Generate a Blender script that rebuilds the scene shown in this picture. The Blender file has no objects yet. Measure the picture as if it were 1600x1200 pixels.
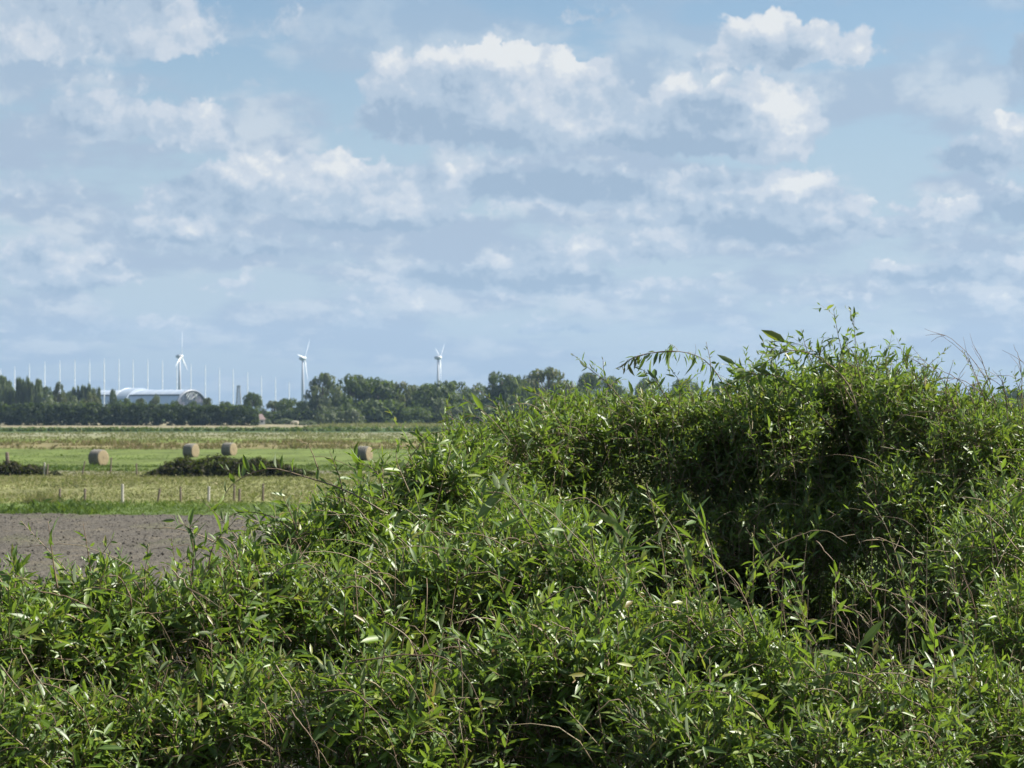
import bpy, bmesh, math, random
import numpy as np
from mathutils import Vector, Matrix

scene = bpy.context.scene
COL = scene.collection
rnd = random.Random(11)
rng = np.random.default_rng(7)

# ------------------------------------------------------------------ camera
F = 3500.0          # focal length in pixels of a 1600 px wide picture
EYE = 5.0           # eye height over the fields (the photographer is on a bank)
HOR = 641.0         # row of the horizon
cam_data = bpy.data.cameras.new("camera")
cam_data.sensor_width = 36.0
cam_data.lens = 36.0 * F / 1600.0
cam_data.shift_y = (HOR - 600.0) / 1600.0
cam_data.clip_start = 0.5
cam_data.clip_end = 60000.0
cam_data.dof.use_dof = True
cam_data.dof.focus_distance = 11.5
cam_data.dof.aperture_fstop = 9.0
cam = bpy.data.objects.new("camera", cam_data)
cam.location = (0, 0, EYE)
cam.rotation_euler = (math.pi / 2, 0, 0)
COL.objects.link(cam)
scene.camera = cam

scene.view_settings.view_transform = 'Standard'
scene.view_settings.look = 'None'
scene.view_settings.gamma = 1.0
scene.view_settings.use_curve_mapping = False
EXPO = 1.3
scene.view_settings.exposure = EXPO

# ------------------------------------------------------------------ sun and sky
SUN_AZ = math.radians(80.0)     # to the right of the view direction
SUN_EL = math.radians(45.0)
SUN_DIR = Vector((math.sin(SUN_AZ) * math.cos(SUN_EL), math.cos(SUN_AZ) * math.cos(SUN_EL), math.sin(SUN_EL)))
sun_data = bpy.data.lights.new("sun", 'SUN')
sun_data.energy = 5.0
sun_data.angle = math.radians(0.55)
sun_data.color = (1.0, 0.95, 0.86)
sun = bpy.data.objects.new("sun", sun_data)
sun.rotation_euler = (-SUN_DIR).to_track_quat('-Z', 'Y').to_euler()
sun.location = (30, 20, 60)
COL.objects.link(sun)


class NG:
    """small helper to write node trees"""
    def __init__(self, tree):
        self.t = tree

    def n(self, kind, **kw):
        nd = self.t.nodes.new(kind)
        for k, v in kw.items():
            setattr(nd, k, v)
        return nd

    def put(self, sock, v):
        if isinstance(v, bpy.types.NodeSocket):
            self.t.links.new(v, sock)
        elif isinstance(v, (tuple, list)) and len(v) == 3 and sock.type == 'RGBA':
            sock.default_value = (*v, 1)
        else:
            sock.default_value = v

    def m(self, op, a, b=0.0, c=0.0, clamp=False):
        nd = self.n('ShaderNodeMath', operation=op, use_clamp=clamp)
        self.put(nd.inputs[0], a); self.put(nd.inputs[1], b); self.put(nd.inputs[2], c)
        return nd.outputs[0]

    def v(self, op, a, b=(0, 0, 0), c=(0, 0, 0)):
        nd = self.n('ShaderNodeVectorMath', operation=op)
        self.put(nd.inputs[0], a); self.put(nd.inputs[1], b)
        if op == 'MULTIPLY_ADD':
            self.put(nd.inputs[2], c)
        if op == 'SCALE':
            self.put(nd.inputs['Scale'], c if not isinstance(c, tuple) else 1.0)
        return nd.outputs['Value'] if op in ('LENGTH', 'DOT_PRODUCT', 'DISTANCE') else nd.outputs[0]

    def rng(self, val, a, b, c=0.0, d=1.0, kind='SMOOTHSTEP'):
        nd = self.n('ShaderNodeMapRange', interpolation_type=kind)
        for s, x in zip(('Value', 'From Min', 'From Max', 'To Min', 'To Max'), (val, a, b, c, d)):
            self.put(nd.inputs[s], x)
        return nd.outputs[0]

    def mix(self, f, a, b, blend='MIX'):
        nd = self.n('ShaderNodeMix', data_type='RGBA', blend_type=blend)
        self.put(nd.inputs[0], f); self.put(nd.inputs[6], a); self.put(nd.inputs[7], b)
        return nd.outputs[2]

    def noise(self, vec, scale, detail=4.0, rough=0.55, out=0, **kw):
        nd = self.n('ShaderNodeTexNoise', **kw)
        if vec is not None:
            self.put(nd.inputs['Vector'], vec)
        nd.inputs['Scale'].default_value = scale
        nd.inputs['Detail'].default_value = detail
        nd.inputs['Roughness'].default_value = rough
        return nd.outputs[out]


def build_world():
    w = bpy.data.worlds.new("World")
    scene.world = w
    w.use_nodes = True
    t = w.node_tree
    t.nodes.clear()
    g = NG(t)
    out = g.n('ShaderNodeOutputWorld')
    STR = 0.085
    k = 2.0 ** -EXPO / STR
    S = lambda r, gg, b: (r * k, gg * k, b * k)
    sky = g.n('ShaderNodeTexSky', sky_type='NISHITA')
    sky.sun_disc = False
    sky.sun_elevation = SUN_EL
    sky.sun_rotation = SUN_AZ
    sky.altitude = 0
    sky.air_density = 1.0
    sky.dust_density = 0.4
    sky.ozone_density = 2.5
    tc = g.n('ShaderNodeTexCoord')
    d = tc.outputs['Generated']
    sp = g.n('ShaderNodeSeparateXYZ'); g.put(sp.inputs[0], d)
    az = g.m('ARCTAN2', sp.outputs[0], sp.outputs[1])
    el = g.m('ARCSINE', sp.outputs[2])
    u = g.m('MULTIPLY', az, 35.0)
    v = g.m('MULTIPLY', el, 35.0)
    # noise space, streaked more and more towards the horizon
    vv = g.m('POWER', g.m('MAXIMUM', g.m('ADD', v, 0.25), 0.01), 0.62)
    cb = g.n('ShaderNodeCombineXYZ')
    g.put(cb.inputs[0], u); g.put(cb.inputs[1], g.m('MULTIPLY', vv, 3.2))
    q = cb.outputs[0]
    cp = g.n('ShaderNodeCombineXYZ')
    g.put(cp.inputs[0], u); g.put(cp.inputs[1], v)
    D2 = dict(noise_dimensions='2D')
    wz = g.v('SUBTRACT', g.noise(q, 0.62, 3.0, 0.55, out=1, **D2), (0.5, 0.5, 0.5))
    p = g.v('MULTIPLY_ADD', wz, (0.62, 0.34, 0.0), cp.outputs[0])
    wf = g.v('SUBTRACT', g.noise(q, 2.6, 3.0, 0.6, out=1, **D2), (0.5, 0.5, 0.5))
    p = g.v('MULTIPLY_ADD', wf, (0.40, 0.34, 0.0), p)
    fine = g.noise(q, 1.7, 6.0, 0.60, **D2)
    finec = g.m('SUBTRACT', fine, 0.5)
    up = g.noise(g.v('ADD', q, (0.10, 0.16, 0.0)), 1.7, 4.0, 0.58, **D2)
    relief = g.m('SUBTRACT', fine, up)
    vo = g.n('ShaderNodeTexVoronoi', feature='F1', voronoi_dimensions='2D')
    g.put(vo.inputs['Vector'], g.v('MULTIPLY_ADD', wf, (0.55, 0.55, 0), q))
    vo.inputs['Scale'].default_value = 2.3
    vo.inputs['Detail'].default_value = 2.0
    puff = g.m('SUBTRACT', 0.40, vo.outputs['Distance'])
    st = g.noise(g.v('MULTIPLY', q, (0.36, 1.0, 1.0)), 0.85, 5.0, 0.56, **D2)
    deck = g.m('MULTIPLY', g.rng(st, 0.38, 0.55), g.rng(v, 8.0, 3.6, 0.10, 0.95))
    soft = g.noise(g.v('MULTIPLY', q, (0.7, 1.3, 1.0)), 0.9, 4.0, 0.55, **D2)
    blue = g.v('MULTIPLY', sky.outputs[0], SKY_TINT)
    blue = g.mix(g.rng(v, 7.2, 1.5, 0.05, 0.85), blue, S(0.460, 0.575, 0.700))
    airf = g.rng(v, 2.0, 0.0, 0.0, 0.66)

    def field(items, lo, hi, base, flat=False):
        acc = base
        for (x, y, rx, ry, wt) in items:
            if (x + rx + 60 - 800) / 100.0 < lo or (x - rx - 60 - 800) / 100.0 > hi:
                continue
            cx, cy = (x - 800) / 100.0, (HOR - y) / 100.0
            ix, iy = 100.0 / rx, 100.0 / ry
            gr = g.n('ShaderNodeTexGradient', gradient_type='SPHERICAL')
            e = g.v('MULTIPLY_ADD', p, (ix, iy, 0), (-cx * ix, -cy * iy, 0))
            if flat:                                    # clouds end flat below
                e = g.v('MAXIMUM', e, g.v('MULTIPLY', e, (1, -1.9, 1)))
            g.put(gr.inputs[0], e)
            acc = g.m('MULTIPLY_ADD', gr.outputs['Fac'], wt, acc)
        return acc

    def shade(cover, lit):
        c1 = g.m('MULTIPLY_ADD', puff, 0.42, g.m('MINIMUM', cover, 0.9))
        c1 = g.m('MULTIPLY_ADD', finec, 0.66, c1)
        alpha = g.rng(c1, 0.10, g.m('SUBTRACT', 0.46, g.m('MULTIPLY', g.m('MAXIMUM', lit, 0.0), 0.40)))
        lum = g.m('MULTIPLY_ADD', relief, 0.85, g.m('ADD', lit, 0.43))
        lum = g.m('MULTIPLY_ADD', puff, 0.27, lum)
        lum = g.m('MULTIPLY_ADD', finec, 0.22, lum)
        cr = g.n('ShaderNodeValToRGB')
        cr.color_ramp.interpolation = 'EASE'
        cr.color_ramp.elements[0].position = 0.0
        cr.color_ramp.elements[0].color = (0.345, 0.462, 0.600, 1)
        cr.color_ramp.elements[1].position = 1.0
        cr.color_ramp.elements[1].color = (0.790, 0.815, 0.830, 1)
        for pos, col in ((0.36, (0.462, 0.568, 0.688, 1)), (0.66, (0.600, 0.670, 0.755, 1))):
            e = cr.color_ramp.elements.new(pos); e.color = col
        g.put(cr.inputs[0], lum)
        ccol = g.v('SCALE', cr.outputs[0], c=k)
        dl = g.m('MULTIPLY_ADD', lit, 0.55, g.m('MULTIPLY_ADD', puff, 0.15, soft))
        dr = g.mix(g.rng(dl, 0.40, 0.66), S(0.395, 0.500, 0.635), S(0.590, 0.665, 0.745))
        c = g.mix(deck, blue, dr)
        c = g.mix(alpha, c, ccol)
        c = g.mix(airf, c, S(0.335, 0.458, 0.610))
        bg = g.n('ShaderNodeBackground')
        bg.inputs['Strength'].default_value = STR
        g.put(bg.inputs[0], c)
        return bg.outputs[0]

    def pick(cond, a, b):
        nd = g.n('ShaderNodeMixShader')
        g.put(nd.inputs[0], cond); t.links.new(a, nd.inputs[1]); t.links.new(b, nd.inputs[2])
        return nd.outputs[0]

    # the clouds seen here are looked up strip by strip; all round and overhead the same broken cumulus goes on
    EDGE = [-11.0, -6.0, -4.0, -2.0, 0.0, 2.0, 4.0, 6.0, 11.0]

    def strips(i, j):
        if j - i == 1:
            return shade(field(CLOUD_COVER, EDGE[i], EDGE[j], -0.10, True), field(CLOUD_LIGHT, EDGE[i], EDGE[j], 0.0))
        mid = (i + j) // 2
        return pick(g.m('GREATER_THAN', u, EDGE[mid]), strips(i, mid), strips(mid, j))

    big = g.noise(g.v('MULTIPLY', q, (0.30, 0.34, 1)), 1.0, 4.0, 0.55, **D2)
    elsewhere = shade(g.rng(big, 0.44, 0.60, -0.10, 0.9), g.rng(soft, 0.3, 0.7, -0.3, 0.5))
    inside = g.m('MULTIPLY', g.m('LESS_THAN', g.m('ABSOLUTE', u), 11.0), g.m('LESS_THAN', v, 8.2))
    above = pick(inside, elsewhere, strips(0, len(EDGE) - 1))
    low = g.n('ShaderNodeBackground')
    low.inputs['Strength'].default_value = STR
    low.inputs[0].default_value = (*S(0.30, 0.42, 0.56), 1)
    t.links.new(pick(g.m('GREATER_THAN', v, -0.35), low.outputs[0], above), out.inputs[0])
    w.cycles.sampling_method = 'MANUAL'
    w.cycles.sample_map_resolution = 512
    return w


SKY_TINT = (0.525, 0.55, 0.54)
# (x, y, half width, half height, weight) in pixels of the picture: the cloud bank seen from the bank
CLOUD_COVER = [
    (90, 60, 280, 110, 1.3), (270, 60, 110, 100, 1.2), (20, 100, 160, 50, 1.0),
    (165, 185, 110, 90, 1.0), (215, 215, 210, 60, 1.0), (325, 205, 80, 95, 1.1), (40, 305, 170, 45, .9),
    (400, 140, 60, 40, .45), (440, 50, 140, 70, .6),
    (605, 130, 65, 75, 1.2), (745, 165, 190, 135, 1.6), (880, 170, 150, 120, 1.4), (630, 205, 150, 60, 1.2), (800, 215, 220, 80, 1.2), (940, 150, 70, 60, .9),
    (1000, 220, 130, 70, 1.1), (1046, 160, 40, 60, 1.1), (1140, 205, 170, 110, 1.5), (1215, 205, 90, 105, 1.2), (1110, 235, 180, 45, 1.1),
    (1195, 75, 95, 85, 1.5), (1300, 90, 110, 60, 1.3), (1170, 100, 150, 40, 1.2),
    (930, 35, 130, 50, .55),
    (1610, 110, 70, 90, 1.2), (1590, 250, 120, 100, 1.3), (1500, 260, 80, 50, 1.0), (1590, 340, 110, 70, 1.1),
    (410, 310, 190, 95, 1.3), (560, 315, 170, 95, 1.3), (300, 310, 110, 50, 1.0), (250, 360, 170, 60, 1.0), (620, 340, 200, 60, 1.0),
    (860, 300, 160, 70, 1.5), (1060, 310, 170, 65, 1.2), (1230, 310, 140, 75, 1.3), (710, 290, 90, 60, 1.0),
    (1100, 345, 260, 55, 1.1), (1290, 355, 200, 60, 1.1), (1465, 355, 80, 75, 1.1),
    (870, 415, 110, 85, 1.1), (1010, 395, 120, 60, 1.0), (750, 440, 140, 60, 1.0), (1220, 380, 190, 50, .9),
    (110, 440, 170, 75, 1.1), (20, 410, 120, 60, .9), (400, 395, 250, 45, .9), (1430, 435, 150, 55, 1.0), (1560, 420, 110, 60, 1.0),
    (610, 460, 140, 65, .9), (380, 450, 110, 40, .8), (1000, 455, 300, 50, .8), (880, 515, 220, 45, .7), (560, 505, 170, 45, .7), (250, 515, 160, 40, .7), (1300, 480, 240, 45, .7), (60, 510, 180, 40, .7), (1560, 480, 160, 45, .7), (1150, 530, 200, 35, .5), (700, 545, 200, 28, .4), (350, 550, 200, 28, .4),
]
CLOUD_LIGHT = [
    (70, 80, 130, 50, .28), (290, 60, 90, 80, .38), (180, 30, 160, 40, -.12), (240, 125, 200, 26, .10),
    (175, 150, 50, 70, .34), (240, 190, 60, 30, .36), (322, 170, 45, 45, .62), (320, 225, 60, 35, .28), (200, 250, 200, 20, -.30), (110, 200, 80, 50, -.15),
    (605, 95, 48, 38, .66), (670, 100, 60, 35, .50), (745, 80, 90, 38, .75), (830, 90, 110, 42, .72), (915, 105, 60, 35, .65), (850, 150, 150, 55, .32), (880, 205, 110, 40, .28),
    (640, 195, 150, 42, -.48), (790, 222, 170, 26, -.42), (710, 160, 90, 45, -.10),
    (1045, 136, 34, 30, .75), (1110, 132, 60, 28, .72), (1220, 165, 85, 65, .80), (1240, 215, 60, 35, .34), (1100, 200, 100, 55, -.40), (1050, 238, 170, 28, -.50), (1000, 180, 60, 40, .15),
    (1195, 40, 90, 45, .78), (1320, 78, 90, 42, .62), (1230, 95, 90, 20, -.30), (1100, 88, 60, 25, .36),
    (930, 30, 130, 45, -.15), (1610, 95, 70, 60, -.55),
    (1560, 190, 45, 35, .58), (1595, 215, 60, 40, .32), (1500, 255, 100, 30, -.35), (1590, 335, 110, 40, -.42), (1560, 300, 50, 20, .30),
    (400, 265, 80, 42, .62), (530, 265, 100, 42, .68), (610, 310, 80, 30, .50), (320, 300, 80, 35, -.18), (560, 352, 280, 20, -.48), (720, 262, 50, 35, .62), (450, 310, 80, 30, .20), (300, 330, 200, 14, -.2),
    (860, 290, 160, 34, -.75), (980, 290, 60, 35, -.35), (1060, 280, 70, 30, .20), (1265, 283, 75, 30, .80), (1200, 300, 90, 25, .36), (800, 327, 60, 20, .45), (1010, 325, 60, 25, .35), (1150, 318, 120, 14, -.25),
    (1180, 368, 190, 20, -.52), (1060, 347, 200, 16, -.28), (1350, 330, 100, 30, .40), (1475, 322, 60, 40, .62), (1590, 355, 100, 28, -.48), (1400, 362, 120, 12, -.3),
    (900, 390, 55, 38, .46), (770, 402, 60, 25, .46), (1040, 366, 60, 25, .45), (870, 435, 220, 22, -.42), (810, 380, 60, 40, -.25),
    (240, 345, 60, 25, .46), (310, 355, 40, 25, .52), (190, 352, 90, 20, -.20), (130, 408, 65, 32, .52), (210, 430, 40, 30, .45), (380, 438, 40, 25, .48), (20, 385, 60, 25, .4), (100, 458, 200, 16, -.32), (240, 378, 200, 12, -.3),
    (580, 432, 90, 35, .44), (640, 472, 90, 28, .42), (700, 435, 60, 30, -.42), (420, 405, 200, 18, -.38), (420, 492, 90, 25, .30), (260, 500, 70, 25, .34), (560, 515, 200, 12, -.25), (880, 520, 220, 12, -.25), (860, 490, 100, 22, .3), (1010, 440, 80, 20, .3),
    (1390, 408, 60, 25, .50), (1575, 412, 60, 22, .48), (1450, 438, 120, 18, -.42), (1520, 395, 90, 16, -.38), (1110, 430, 120, 25, .22), (1300, 455, 120, 22, .2), (1300, 490, 220, 14, -.25), (1560, 470, 90, 18, .3),
]
build_world()

# ------------------------------------------------------------------ helpers
def at(px, py, Y):
    """world point that lies on the ray of pixel (px, py) of the 1600 px wide picture at distance Y"""
    return np.array([(px - 800.0) / F * Y, Y, EYE + (HOR - py) / F * Y])


def unit(a):
    return a / (np.linalg.norm(a, axis=-1, keepdims=True) + 1e-9)


def ground_z(x, y):
    """terrain: flat fields, and the bank the photographer stands on"""
    t = np.clip((np.asarray(y, float) - 4.0) / 34.0, 0, 1)
    s = 1 - t * t * (3 - 2 * t)
    return 3.1 * s


def mesh_np(name, verts, tris=None, quads=None, mat=None, attrs=None, smooth=False, mats=None, mat_idx=None):
    me = bpy.data.meshes.new(name)
    verts = np.asarray(verts, np.float32)
    nt = 0 if tris is None else len(tris)
    nq = 0 if quads is None else len(quads)
    loops = []
    if nt: loops.append(np.asarray(tris, np.int32).ravel())
    if nq: loops.append(np.asarray(quads, np.int32).ravel())
    loops = np.concatenate(loops)
    starts = np.concatenate([np.arange(nt, dtype=np.int32) * 3, nt * 3 + np.arange(nq, dtype=np.int32) * 4])
    me.vertices.add(len(verts)); me.vertices.foreach_set('co', verts.ravel())
    me.loops.add(len(loops)); me.loops.foreach_set('vertex_index', loops)
    me.polygons.add(nt + nq); me.polygons.foreach_set('loop_start', starts)
    if smooth:
        me.polygons.foreach_set('use_smooth', np.ones(nt + nq, bool))
    for m in (mats or ([mat] if mat else [])):
        me.materials.append(m)
    if mat_idx is not None:
        me.polygons.foreach_set('material_index', np.asarray(mat_idx, np.int32))
    for k, a in (attrs or {}).items():
        at_ = me.attributes.new(k, 'FLOAT_COLOR', 'POINT')
        at_.data.foreach_set('color', np.asarray(a, np.float32).ravel())
    me.update(calc_edges=True)
    return me


def put(name, me, parent=None, kind=None, label=None, cat=None, group=None, loc=None, rot=None):
    o = bpy.data.objects.new(name, me)
    COL.objects.link(o)
    if parent is not None: o.parent = parent
    if kind: o['kind'] = kind
    if label: o['label'] = label
    if cat: o['category'] = cat
    if group: o['group'] = group
    if loc is not None: o.location = loc
    if rot is not None: o.rotation_euler = rot
    return o


def thing(name, label, cat, loc=(0, 0, 0), rz=0.0, group=None):
    o = put(name, None, label=label, cat=cat, group=group, loc=loc, rot=(0, 0, rz))
    o.empty_display_size = 0.2
    return o


class MB:
    """collects simple shapes into one mesh"""
    def __init__(self):
        self.v, self.f, self.n = [], [], 0

    def add(self, vs, fs):
        self.v += [tuple(map(float, p)) for p in vs]
        self.f += [tuple(i + self.n for i in f) for f in fs]
        self.n += len(vs)

    def box(self, c, s, rz=0.0):
        cx, cy, cz = c; sx, sy, sz = (k / 2 for k in s)
        ca, sa = math.cos(rz), math.sin(rz)
        vs = []
        for dz in (-sz, sz):
            for dx, dy in ((-sx, -sy), (sx, -sy), (sx, sy), (-sx, sy)):
                vs.append((cx + dx * ca - dy * sa, cy + dx * sa + dy * ca, cz + dz))
        self.add(vs, [(3, 2, 1, 0), (4, 5, 6, 7), (0, 1, 5, 4), (1, 2, 6, 5), (2, 3, 7, 6), (3, 0, 4, 7)])

    def tube(self, pts, radii, sides=6, caps=True):
        pts = [Vector(p) for p in pts]
        n0, rings = [], []
        for i, p in enumerate(pts):
            d = (pts[min(i + 1, len(pts) - 1)] - pts[max(i - 1, 0)]).normalized()
            a = Vector((0, 0, 1)) if abs(d.z) < 0.9 else Vector((1, 0, 0))
            x = d.cross(a).normalized(); y = d.cross(x).normalized()
            r = radii[i] if isinstance(radii, (list, tuple)) else radii
            rings.append([p + (x * math.cos(2 * math.pi * k / sides) + y * math.sin(2 * math.pi * k / sides)) * r for k in range(sides)])
        vs = [q for r in rings for q in r]
        fs = []
        for i in range(len(pts) - 1):
            for k in range(sides):
                a, b = i * sides + k, i * sides + (k + 1) % sides
                fs.append((a, b, b + sides, a + sides))
        if caps:
            fs.append(tuple(range(sides))[::-1] if sides else ())
            fs.append(tuple((len(pts) - 1) * sides + k for k in range(sides)))
        self.add(vs, fs)

    def mesh(self, name, mat, smooth=False):
        me = bpy.data.meshes.new(name)
        me.from_pydata(self.v, [], self.f)
        if mat: me.materials.append(mat)
        if smooth:
            me.polygons.foreach_set('use_smooth', np.ones(len(me.polygons), bool))
        bm = bmesh.new(); bm.from_mesh(me); bmesh.ops.recalc_face_normals(bm, faces=bm.faces); bm.to_mesh(me); bm.free()
        me.update()
        return me

    def build(self, name, mat, parent=None, smooth=False, **kw):
        return put(name, self.mesh(name, mat, smooth), parent, **kw)


def tubes_np(P, R, sides=3):
    """many tubes at once: P (n, m, 3) centre lines, R (n, m) radii -> verts, quads"""
    n, m, _ = P.shape
    d = np.gradient(P, axis=1)
    d /= np.linalg.norm(d, axis=2, keepdims=True) + 1e-9
    ref = np.where(np.abs(d[..., 2:3]) < 0.9, np.array([0, 0, 1.0]), np.array([1.0, 0, 0]))
    x = np.cross(d, ref); x /= np.linalg.norm(x, axis=2, keepdims=True) + 1e-9
    y = np.cross(d, x)
    ang = 2 * np.pi * np.arange(sides) / sides
    V = P[:, :, None, :] + R[:, :, None, None] * (x[:, :, None, :] * np.cos(ang)[None, None, :, None] + y[:, :, None, :] * np.sin(ang)[None, None, :, None])
    base = (np.arange(n)[:, None, None] * m + np.arange(m - 1)[None, :, None]) * sides
    k = np.arange(sides)[None, None, :]; k2 = (np.arange(sides) + 1)[None, None, :] % sides
    q = np.stack([base + k, base + k2, base + sides + k2, base + sides + k], axis=-1).reshape(-1, 4)
    return V.reshape(-1, 3), q


# ------------------------------------------------------------------ materials
def material(name):
    m = bpy.data.materials.new(name)
    m.use_nodes = True
    t = m.node_tree
    t.nodes.clear()
    g = NG(t)
    out = g.n('ShaderNodeOutputMaterial')
    return m, g, out


def principled(g, out, base, rough=0.7, spec=0.3, bump=None, bump_d=0.02, bump_s=0.6, metallic=0.0):
    b = g.n('ShaderNodeBsdfPrincipled')
    g.put(b.inputs['Base Color'], base)
    g.put(b.inputs['Roughness'], rough)
    g.put(b.inputs['Specular IOR Level'], spec)
    g.put(b.inputs['Metallic'], metallic)
    if bump is not None:
        bn = g.n('ShaderNodeBump')
        bn.inputs['Strength'].default_value = bump_s
        bn.inputs['Distance'].default_value = bump_d
        g.put(bn.inputs['Height'], bump)
        g.t.links.new(bn.outputs[0], b.inputs['Normal'])
    if out is not None:
        g.t.links.new(b.outputs[0], out.inputs[0])
    return b


def simple_mat(name, col, rough=0.7, spec=0.3, var=0.25, scale=6.0, metallic=0.0, bump=0.0):
    """a plain surface with some tone variation and grain"""
    m, g, out = material(name)
    tc = g.n('ShaderNodeTexCoord').outputs['Object']
    n = g.noise(tc, scale, 5, 0.6)
    c = g.mix(n, tuple(x * (1 - var) for x in col), tuple(min(1, x * (1 + var)) for x in col))
    principled(g, out, c, rough, spec, n if bump else None, bump or 0.01, 0.5, metallic)
    return m


def leaf_material(name, ramp, under, trans=0.35, rough=0.38, spec=0.5, attr=True, vein=True):
    m, g, out = material(name)
    oi = g.n('ShaderNodeObjectInfo')
    at_ = g.n('ShaderNodeAttribute', attribute_name='leaf')
    sx = g.n('ShaderNodeSeparateColor'); g.put(sx.inputs[0], at_.outputs['Color'])
    tint = g.m('FRACT', g.m('ADD', sx.outputs[2], oi.outputs['Random']))
    cr = g.n('ShaderNodeValToRGB')
    els = cr.color_ramp.elements
    els[0].position, els[0].color = ramp[0][0], (*ramp[0][1], 1)
    els[1].position, els[1].color = ramp[-1][0], (*ramp[-1][1], 1)
    for pos, c in ramp[1:-1]:
        e = els.new(pos); e.color = (*c, 1)
    g.put(cr.inputs[0], tint)
    col = cr.outputs[0]
    if vein:
        mid = g.rng(g.m('ABSOLUTE', sx.outputs[0]), 0.22, 0.03)
        col = g.mix(g.m('MULTIPLY', mid, 0.55), col, (0.20, 0.27, 0.09))
    geo = g.n('ShaderNodeNewGeometry')
    face = g.mix(geo.outputs['Backfacing'], col, g.mix(0.65, col, under))
    b = principled(g, None, face, g.m('MULTIPLY_ADD', geo.outputs['Backfacing'], 0.25, rough), spec)
    tr = g.n('ShaderNodeBsdfTranslucent')
    g.put(tr.inputs[0], g.mix(0.5, col, (0.24, 0.36, 0.015)))
    mx = g.n('ShaderNodeMixShader')
    mx.inputs[0].default_value = trans
    g.t.links.new(b.outputs[0], mx.inputs[1]); g.t.links.new(tr.outputs[0], mx.inputs[2])
    g.t.links.new(mx.outputs[0], out.inputs[0])
    return m

# ------------------------------------------------------------------ numpy value noise for real relief
def vnoise(x, y, seed=0):
    xi, yi = np.floor(x).astype(np.int64), np.floor(y).astype(np.int64)
    fx, fy = x - xi, y - yi
    fx = fx * fx * (3 - 2 * fx); fy = fy * fy * (3 - 2 * fy)
    def h(a, b):
        n = (a * 374761393 + b * 668265263 + seed * 974711) & 0x7fffffff
        n = ((n ^ (n >> 13)) * 1274126177) & 0x7fffffff
        return ((n ^ (n >> 16)) & 0xffff) / 65535.0
    return (h(xi, yi) * (1 - fx) + h(xi + 1, yi) * fx) * (1 - fy) + (h(xi, yi + 1) * (1 - fx) + h(xi + 1, yi + 1) * fx) * fy


def fbm(x, y, octv=4, seed=0):
    s, a, n = 0, 1.0, 0
    for o in range(octv):
        s = s + a * vnoise(x * 2 ** o, y * 2 ** o, seed + o); n += a; a *= 0.5
    return s / n


def grid(xs, ys, zf):
    X, Y = np.meshgrid(xs, ys)
    V = np.stack([X, Y, zf(X, Y)], -1).reshape(-1, 3)
    a = np.arange(len(V)).reshape(len(ys), len(xs))
    return V, np.stack([a[:-1, :-1], a[:-1, 1:], a[1:, 1:], a[1:, :-1]], -1).reshape(-1, 4)


# ------------------------------------------------------------------ ground
def band_material(name, bands, noise_w, grain=0.35):
    """land cover in strips across the view: (y in metres, colour) with ragged edges"""
    m, g, out = material(name)
    tc = g.n('ShaderNodeTexCoord').outputs['Object']
    sp = g.n('ShaderNodeSeparateXYZ'); g.put(sp.inputs[0], tc)
    wob = g.m('SUBTRACT', g.noise(tc, 0.035, 5, 0.6), 0.5)
    y = g.m('MULTIPLY_ADD', g.m('MULTIPLY', wob, sp.outputs[1]), noise_w, sp.outputs[1])
    col = None
    for (y0, c) in bands:
        n1 = g.noise(g.v('MULTIPLY', tc, (1.0, 0.45, 1)), 0.16, 6, 0.68)
        cc = g.mix(g.rng(n1, 0.3, 0.7), tuple(k * (1 - grain) for k in c), tuple(k * (1 + grain) for k in c))
        col = cc if col is None else g.mix(g.rng(y, y0 * 0.985, y0 * 1.015), col, cc)
    fine = g.noise(tc, 5.0, 4, 0.7)
    col = g.mix(0.5, col, g.mix(fine, (0.25, 0.25, 0.25), (0.75, 0.75, 0.75)), 'OVERLAY')
    principled(g, out, col, 0.95, 0.1, fine, 0.06, 0.5)
    return m


xs = np.concatenate([np.linspace(-4000, -130, 24), np.linspace(-120, 60, 91), np.linspace(70, 4000, 24)])
ys = np.concatenate([np.linspace(-40, 60, 51), np.linspace(64, 420, 90), np.linspace(440, 1000, 29), np.linspace(1200, 14000, 20)])
V, Q = grid(xs, ys, lambda X, Y: ground_z(X, Y) + np.where(Y > 60, 0.25 * (fbm(X * .03, Y * .03, 3, 5) - 0.5) * np.clip((Y - 60) / 80, 0, 1), 0))
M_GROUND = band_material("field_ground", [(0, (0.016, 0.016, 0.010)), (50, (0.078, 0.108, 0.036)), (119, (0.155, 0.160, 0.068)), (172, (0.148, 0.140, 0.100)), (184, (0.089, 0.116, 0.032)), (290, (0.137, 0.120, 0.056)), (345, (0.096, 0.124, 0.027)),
                                         (395, (0.148, 0.152, 0.076)), (436, (0.159, 0.160, 0.100)), (505, (0.041, 0.068, 0.024)), (640, (0.178, 0.160, 0.100)), (980, (0.067, 0.096, 0.032))], 0.10)
put("ground", mesh_np("ground", V, None, Q, M_GROUND, smooth=True), kind='structure')

# ploughed field: real clods
def plough_z(X, Y):
    edge = 106.0 - 0.20 * (X + 24) + 3.0 * (fbm(X * .25, X * 0 + 3.3, 4, 9) - 0.5)
    k = np.clip((edge - Y) / 0.5, 0, 1)
    a = fbm(X * 1.1, Y * 0.8, 3, 21); b = fbm(X * 4.2, Y * 3.6, 3, 33)
    return np.where(k > 0, 0.03 + 0.10 * a + 0.15 * np.abs(b - 0.5) * 2 * k, -0.35)


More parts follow.
